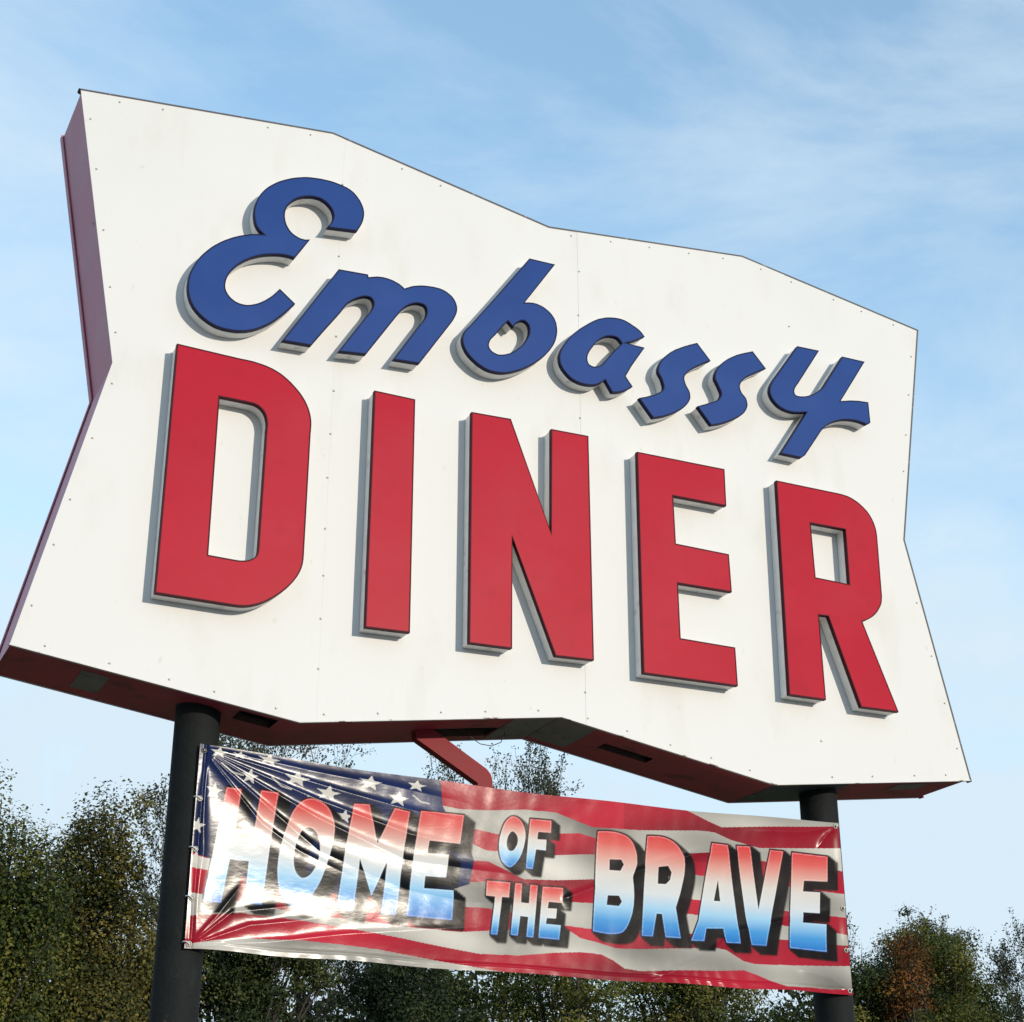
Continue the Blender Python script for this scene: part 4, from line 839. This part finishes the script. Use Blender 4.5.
def limb(rng, segs, p, d, length, r, steps=5, wob=.25, up=.05, tp_=.75):
    pts = [p]
    for i in range(steps):
        d = d + rng.normal(size=3) * wob / steps ** .5; d[2] += up; d = d / np.linalg.norm(d)
        q = p + d * length / steps
        ra = r * (1 - i / steps * tp_); rb = r * (1 - (i + 1) / steps * tp_)
        segs.append((p, q, ra, rb)); p = q; pts.append(p)
    return pts, d

def dense_tree(name, loc, H, RX, RY, low, lm, seed, nclu=300, nleaf=150, lsz=.036, label='', cat='tree', group=None, drape=0.0, tintbias=0.0, ragged=.16):
    rng = np.random.RandomState(seed); segs = []
    tp, _ = limb(rng, segs, np.array([0., 0, -.1]), np.array([0, 0, 1.]), H * .8, .22 * H / 10, 9, .10, .12)
    # uneven crown surface from a handful of lobes
    lobes = [(np.array([0, 0, (low + H) / 2]), np.array([RX * .75, RY * .75, (H - low) * .46]))]
    for k in range(11):
        a = rng.uniform(0, 2 * math.pi); zf = rng.uniform(.12, .86)
        rr = (1 - abs(zf - .42) * .9) * .62
        s_ = rng.uniform(.26, .48)
        lobes.append((np.array([math.cos(a) * RX * rr, math.sin(a) * RY * rr, low + (H - low) * zf]), np.array([RX * s_ * 1.15, RY * s_ * 1.15, (H - low) * s_ * .45])))
    clu = []; lid = []; lt = rng.uniform(-.28, .28, len(lobes))
    while len(clu) < nclu:
        li_ = rng.randint(len(lobes)); c_, r_ = lobes[li_]
        w_ = rng.normal(size=3); w_ /= np.linalg.norm(w_)
        f = rng.uniform(.35, 1.0) ** .45 * (1 + rng.normal() * ragged)
        q_ = c_ + w_ * r_ * f
        if q_[2] > H * 1.05 or q_[2] < low * .7: continue
        clu.append(q_); lid.append(lt[li_])
    clu = np.array(clu)
    for q_ in clu[::3]:
        zt = min(q_[2] * .65, H * .75); k = min(int(zt / (H * .8) * 9), 8); s0 = tp[k]
        m_ = (s0 + q_) / 2 + rng.normal(size=3) * .15
        segs.append((s0, m_, .05, .03)); segs.append((m_, q_, .03, .012))
    # bare sprays poking out of the crown
    for q_ in clu[::3]:
        dd = (q_ - np.array([0, 0, (low + H) / 2])); dd /= np.linalg.norm(dd); dd[2] += .6; dd /= np.linalg.norm(dd)
        limb(rng, segs, q_, dd, rng.uniform(.2, .6), .010, 4, .3, .03)
    nleaf = int(nleaf * 1.9)
    cs = rng.uniform(.12, .36, nclu) * (RX / 2.4) ** .3
    n_ = (nleaf * (cs / .26) ** 1.6).astype(int) + 15
    idx = np.repeat(np.arange(nclu), n_)
    off = np.clip(rng.normal(size=(len(idx), 3)), -1.7, 1.7) * cs[idx][:, None] * np.array([1, 1, .62 + drape])
    cen = clu[idx] + off
    if drape: cen[:, 2] -= drape * np.abs(rng.normal(size=len(idx))) * .5
    ctint = rng.uniform(.0, .75, nclu) + np.array(lid) + .15 * (clu[:, 2] - low) / (H - low)  # paints lit and shaded clumps into the leaf colour, paler towards the top
    tint = np.clip(ctint[idx] + rng.normal(size=len(idx)) * .07 + tintbias, 0, 1)
    size = lsz * rng.uniform(.6, 1.35, len(idx))
    ow = off / (np.linalg.norm(off, axis=1, keepdims=True) + 1e-6)
    cw = clu[idx] - np.array([0, 0, (low + H) / 2]); cw /= np.linalg.norm(cw, axis=1, keepdims=True)
    root = empty(name, loc)
    for me, mm in ((branch_mesh(segs), M['bark']), (leaves_mesh(cen, size, tint, rng, .2, outw=ow * .8 + cw * .5), LM[lm])):
        me.materials.append(mm)
        o = bpy.data.objects.new('trunk' if mm is M['bark'] else 'crown', me); C.objects.link(o); o.parent = root
    tag(root, label, cat, group)
    return root

def bare_tree(name, loc, H, spread, seed, label, lm='sparse', nl=3, group=None, clear=.25, lsz=.036, rr=.13, rmax=2.4):
    rng = np.random.RandomState(seed); segs = []; tips = []
    def rec(p, d, L_, r, dep):
        pts, d2 = limb(rng, segs, p, d, L_, r, 4 if dep < 3 else 3, .30, .04, .55)
        if dep == 5:
            tips.extend(pts[1:]); return
        nch = (3, 3, 4, 4, 4)[dep]
        for k in range(nch):
            j = len(pts) - 1 if k == 0 else rng.randint(1, len(pts))
            ax = rng.normal(size=3); ax -= ax.dot(d2) * d2; ax /= np.linalg.norm(ax)
            sp_ = spread * (.25 if k == 0 else rng.uniform(.5, 1.0))
            nd = d2 * math.cos(sp_) + ax * math.sin(sp_)
            rec(pts[j], nd, L_ * rng.uniform(.58, .80), r * (.36 if k else .45), dep + 1)
    rec(np.array([0., 0, -.1]), np.array([0, 0, 1.]), H * .33, rr, 0)
    mxz = max(s[1][2] for s in segs); k = H / mxz
    rr_ = np.percentile([math.hypot(t[0], t[1]) for t in tips], 96) * k
    q3 = np.array([min(1.0, rmax / rr_), min(1.0, rmax / rr_), 1.0])      # crown no wider than its kind
    def shp(v):
        v = v * k * q3; z = max(v[2], 0.0) / H
        return np.array([v[0], v[1], H * z ** .72 if v[2] > 0 else v[2]])
    segs = [(shp(a), shp(b__), max(ra, .0045), max(rb, .004)) for a, b__, ra, rb in segs]
    tips = np.array([shp(t) for t in tips])
    idx = np.repeat(np.arange(len(tips)), nl)
    cen = tips[idx] + rng.normal(size=(len(idx), 3)) * .06
    keep = rng.rand(len(idx)) < .85
    cen = cen[keep]
    root = empty(name, loc)
    for me, mm, nm in ((branch_mesh(segs, 4), M['bark'], 'trunk'), (leaves_mesh(cen, lsz * rng.uniform(.6, 1.3, len(cen)), np.clip(rng.normal(.45, .25, len(cen)), 0, 1), rng), LM[lm], 'crown')):
        me.materials.append(mm)
        o = bpy.data.objects.new(nm, me); C.objects.link(o); o.parent = root
    tag(root, label, 'tree', group)
    return root

# (x, y) on the ground; heights fit the skyline seen under the sign
dense_tree('ivy_covered_tree', (3.0, 24.8, -.12), 9.5, 1.55, 1.9, 1.2, 'ivy', 11, nclu=520, nleaf=150, drape=.5, tintbias=.0,
           label='ivy draped tree at the far left edge, hanging in dark green columns')
dense_tree('bushy_tree', (5.45, 25.2, -.12), 10.1, 1.6, 1.7, 1.0, 'olive', 12, nclu=760, nleaf=180, drape=.3, tintbias=.0,
           label='round olive brown tree directly left of the left pole')
GR = 'dark trees behind the banner'
dense_tree('leafy_tree', (8.6, 27.0, -.12), 9.4, 2.1, 2.0, .8, 'dark', 21, label='dark leafy tree behind the left end of the banner, right of the left pole', group=GR)
dense_tree('leafy_tree', (12.2, 27.6, -.12), 9.3, 2.3, 2.1, .8, 'dark', 22, label='dark leafy tree showing below the word HOME on the banner', group=GR)
dense_tree('leafy_tree', (15.9, 27.0, -.12), 9.2, 2.3, 2.1, .8, 'ivy', 23, label='green tree showing below the words OF THE on the banner', group=GR)
dense_tree('leafy_tree', (19.4, 27.6, -.12), 9.3, 2.3, 2.1, .8, 'ivy', 24, label='green tree showing below the word BRAVE on the banner', group=GR)
dense_tree('leafy_tree', (23.6, 27.6, -.12), 9.3, 2.3, 2.0, .8, 'ivy', 25, label='dark leafy tree half hidden by the right pole, left of the orange foliage', group=GR)
dense_tree('maple_tree', (24.9, 26.2, -.12), 8.7, .7, .7, 6.6, 'orange', 26, nclu=85, nleaf=60, tintbias=-.05,
           label='small maple with orange turning leaves in front of the green trees at right')
dense_tree('hedge_shrub', (25.3, 25.0, -.12), 7.5, 1.4, 1.2, .4, 'ivy', 31, nclu=240, label='green shrub in front of and below the orange maple', cat='shrub')
dense_tree('leafy_tree', (27.1, 27.8, -.12), 9.6, 2.0, 1.9, .8, 'ivy', 27, nclu=520, label='round green tree at right, the tallest dense crown right of the right pole', group=GR)
dense_tree('hedge_shrub', (30.3, 27.5, -.12), 7.0, 1.7, 1.8, .3, 'olive', 28, nclu=220, label='low dull shrub under the bare trees at the right edge', cat='shrub')
BG = 'sparse thin twigged trees on the skyline'
for i, (x, y, h, s_, lb, nl, rm) in enumerate([
    (9.0, 30.5, 13.0, .45, 'sparse twiggy tree rising left of the left pole above the olive tree', 8, 2.3),
    (3.9, 30.5, 11.0, .60, 'thin twiggy treetop at the far left edge behind the ivy tree', 7, 2.4),
    (10.0, 31, 14.0, .66, 'sparse twiggy tree between sign and banner, right beside the left pole', 8, 3.3),
    (12.6, 32, 15.2, .66, 'sparse twiggy tree seen over the word HOME, left of the red brace', 8, 3.6),
    (15.0, 31, 14.3, .62, 'sparse twiggy tree whose top shows behind the red brace', 8, 3.0),
    (18.6, 31, 13.2, .45, 'lone small treetop against the sky right of the red brace', 8, 1.3),
    (27.6, 31, 10.4, .50, 'bare twiggy treetop just right of the banner end', 4, 2.0),
    (29.8, 31.5, 10.4, .50, 'bare twigs standing above the round green tree at right', 4, 2.0),
    (30.9, 30.5, 10.5, .60, 'thin open tree with sky between its branches, near the right edge', 9, 2.6),
    (32.8, 31.5, 10.8, .60, 'thin open tree cut by the right edge of the picture', 9, 3.0)]):
    bare_tree('sparse_tree', (x, y, -.12), h, s_, 60 + i, lb, nl=nl, group=BG, rmax=rm)

# a wood further off closes the gaps between trunks
def far_wood():
    rng = np.random.RandomState(9); cen = []; tint = []
    for k in range(3600):
        x = rng.uniform(-35, 75); y = rng.uniform(44, 56); h = 9.6 + 1.0 * math.sin(x * .35) + rng.uniform(-1, .6)
        z = rng.uniform(0, h); n_ = 60; t = rng.uniform(.05, .6)
        cen.append(np.array([x, y, z]) + rng.normal(size=(n_, 3)) * np.array([.8, .8, .5])); tint += [t] * n_
    cen = np.concatenate(cen); tint = np.clip(np.array(tint) + rng.normal(size=len(cen)) * .12, 0, 1)
    me = leaves_mesh(cen, .16 * rng.uniform(.6, 1.4, len(cen)), tint, rng); me.materials.append(LM['dark'])
    o = bpy.data.objects.new('distant_wood', me); C.objects.link(o)
    tag(o, 'dark mass of distant woodland seen through the gaps below the banner', 'woodland', kind='stuff')
far_wood()
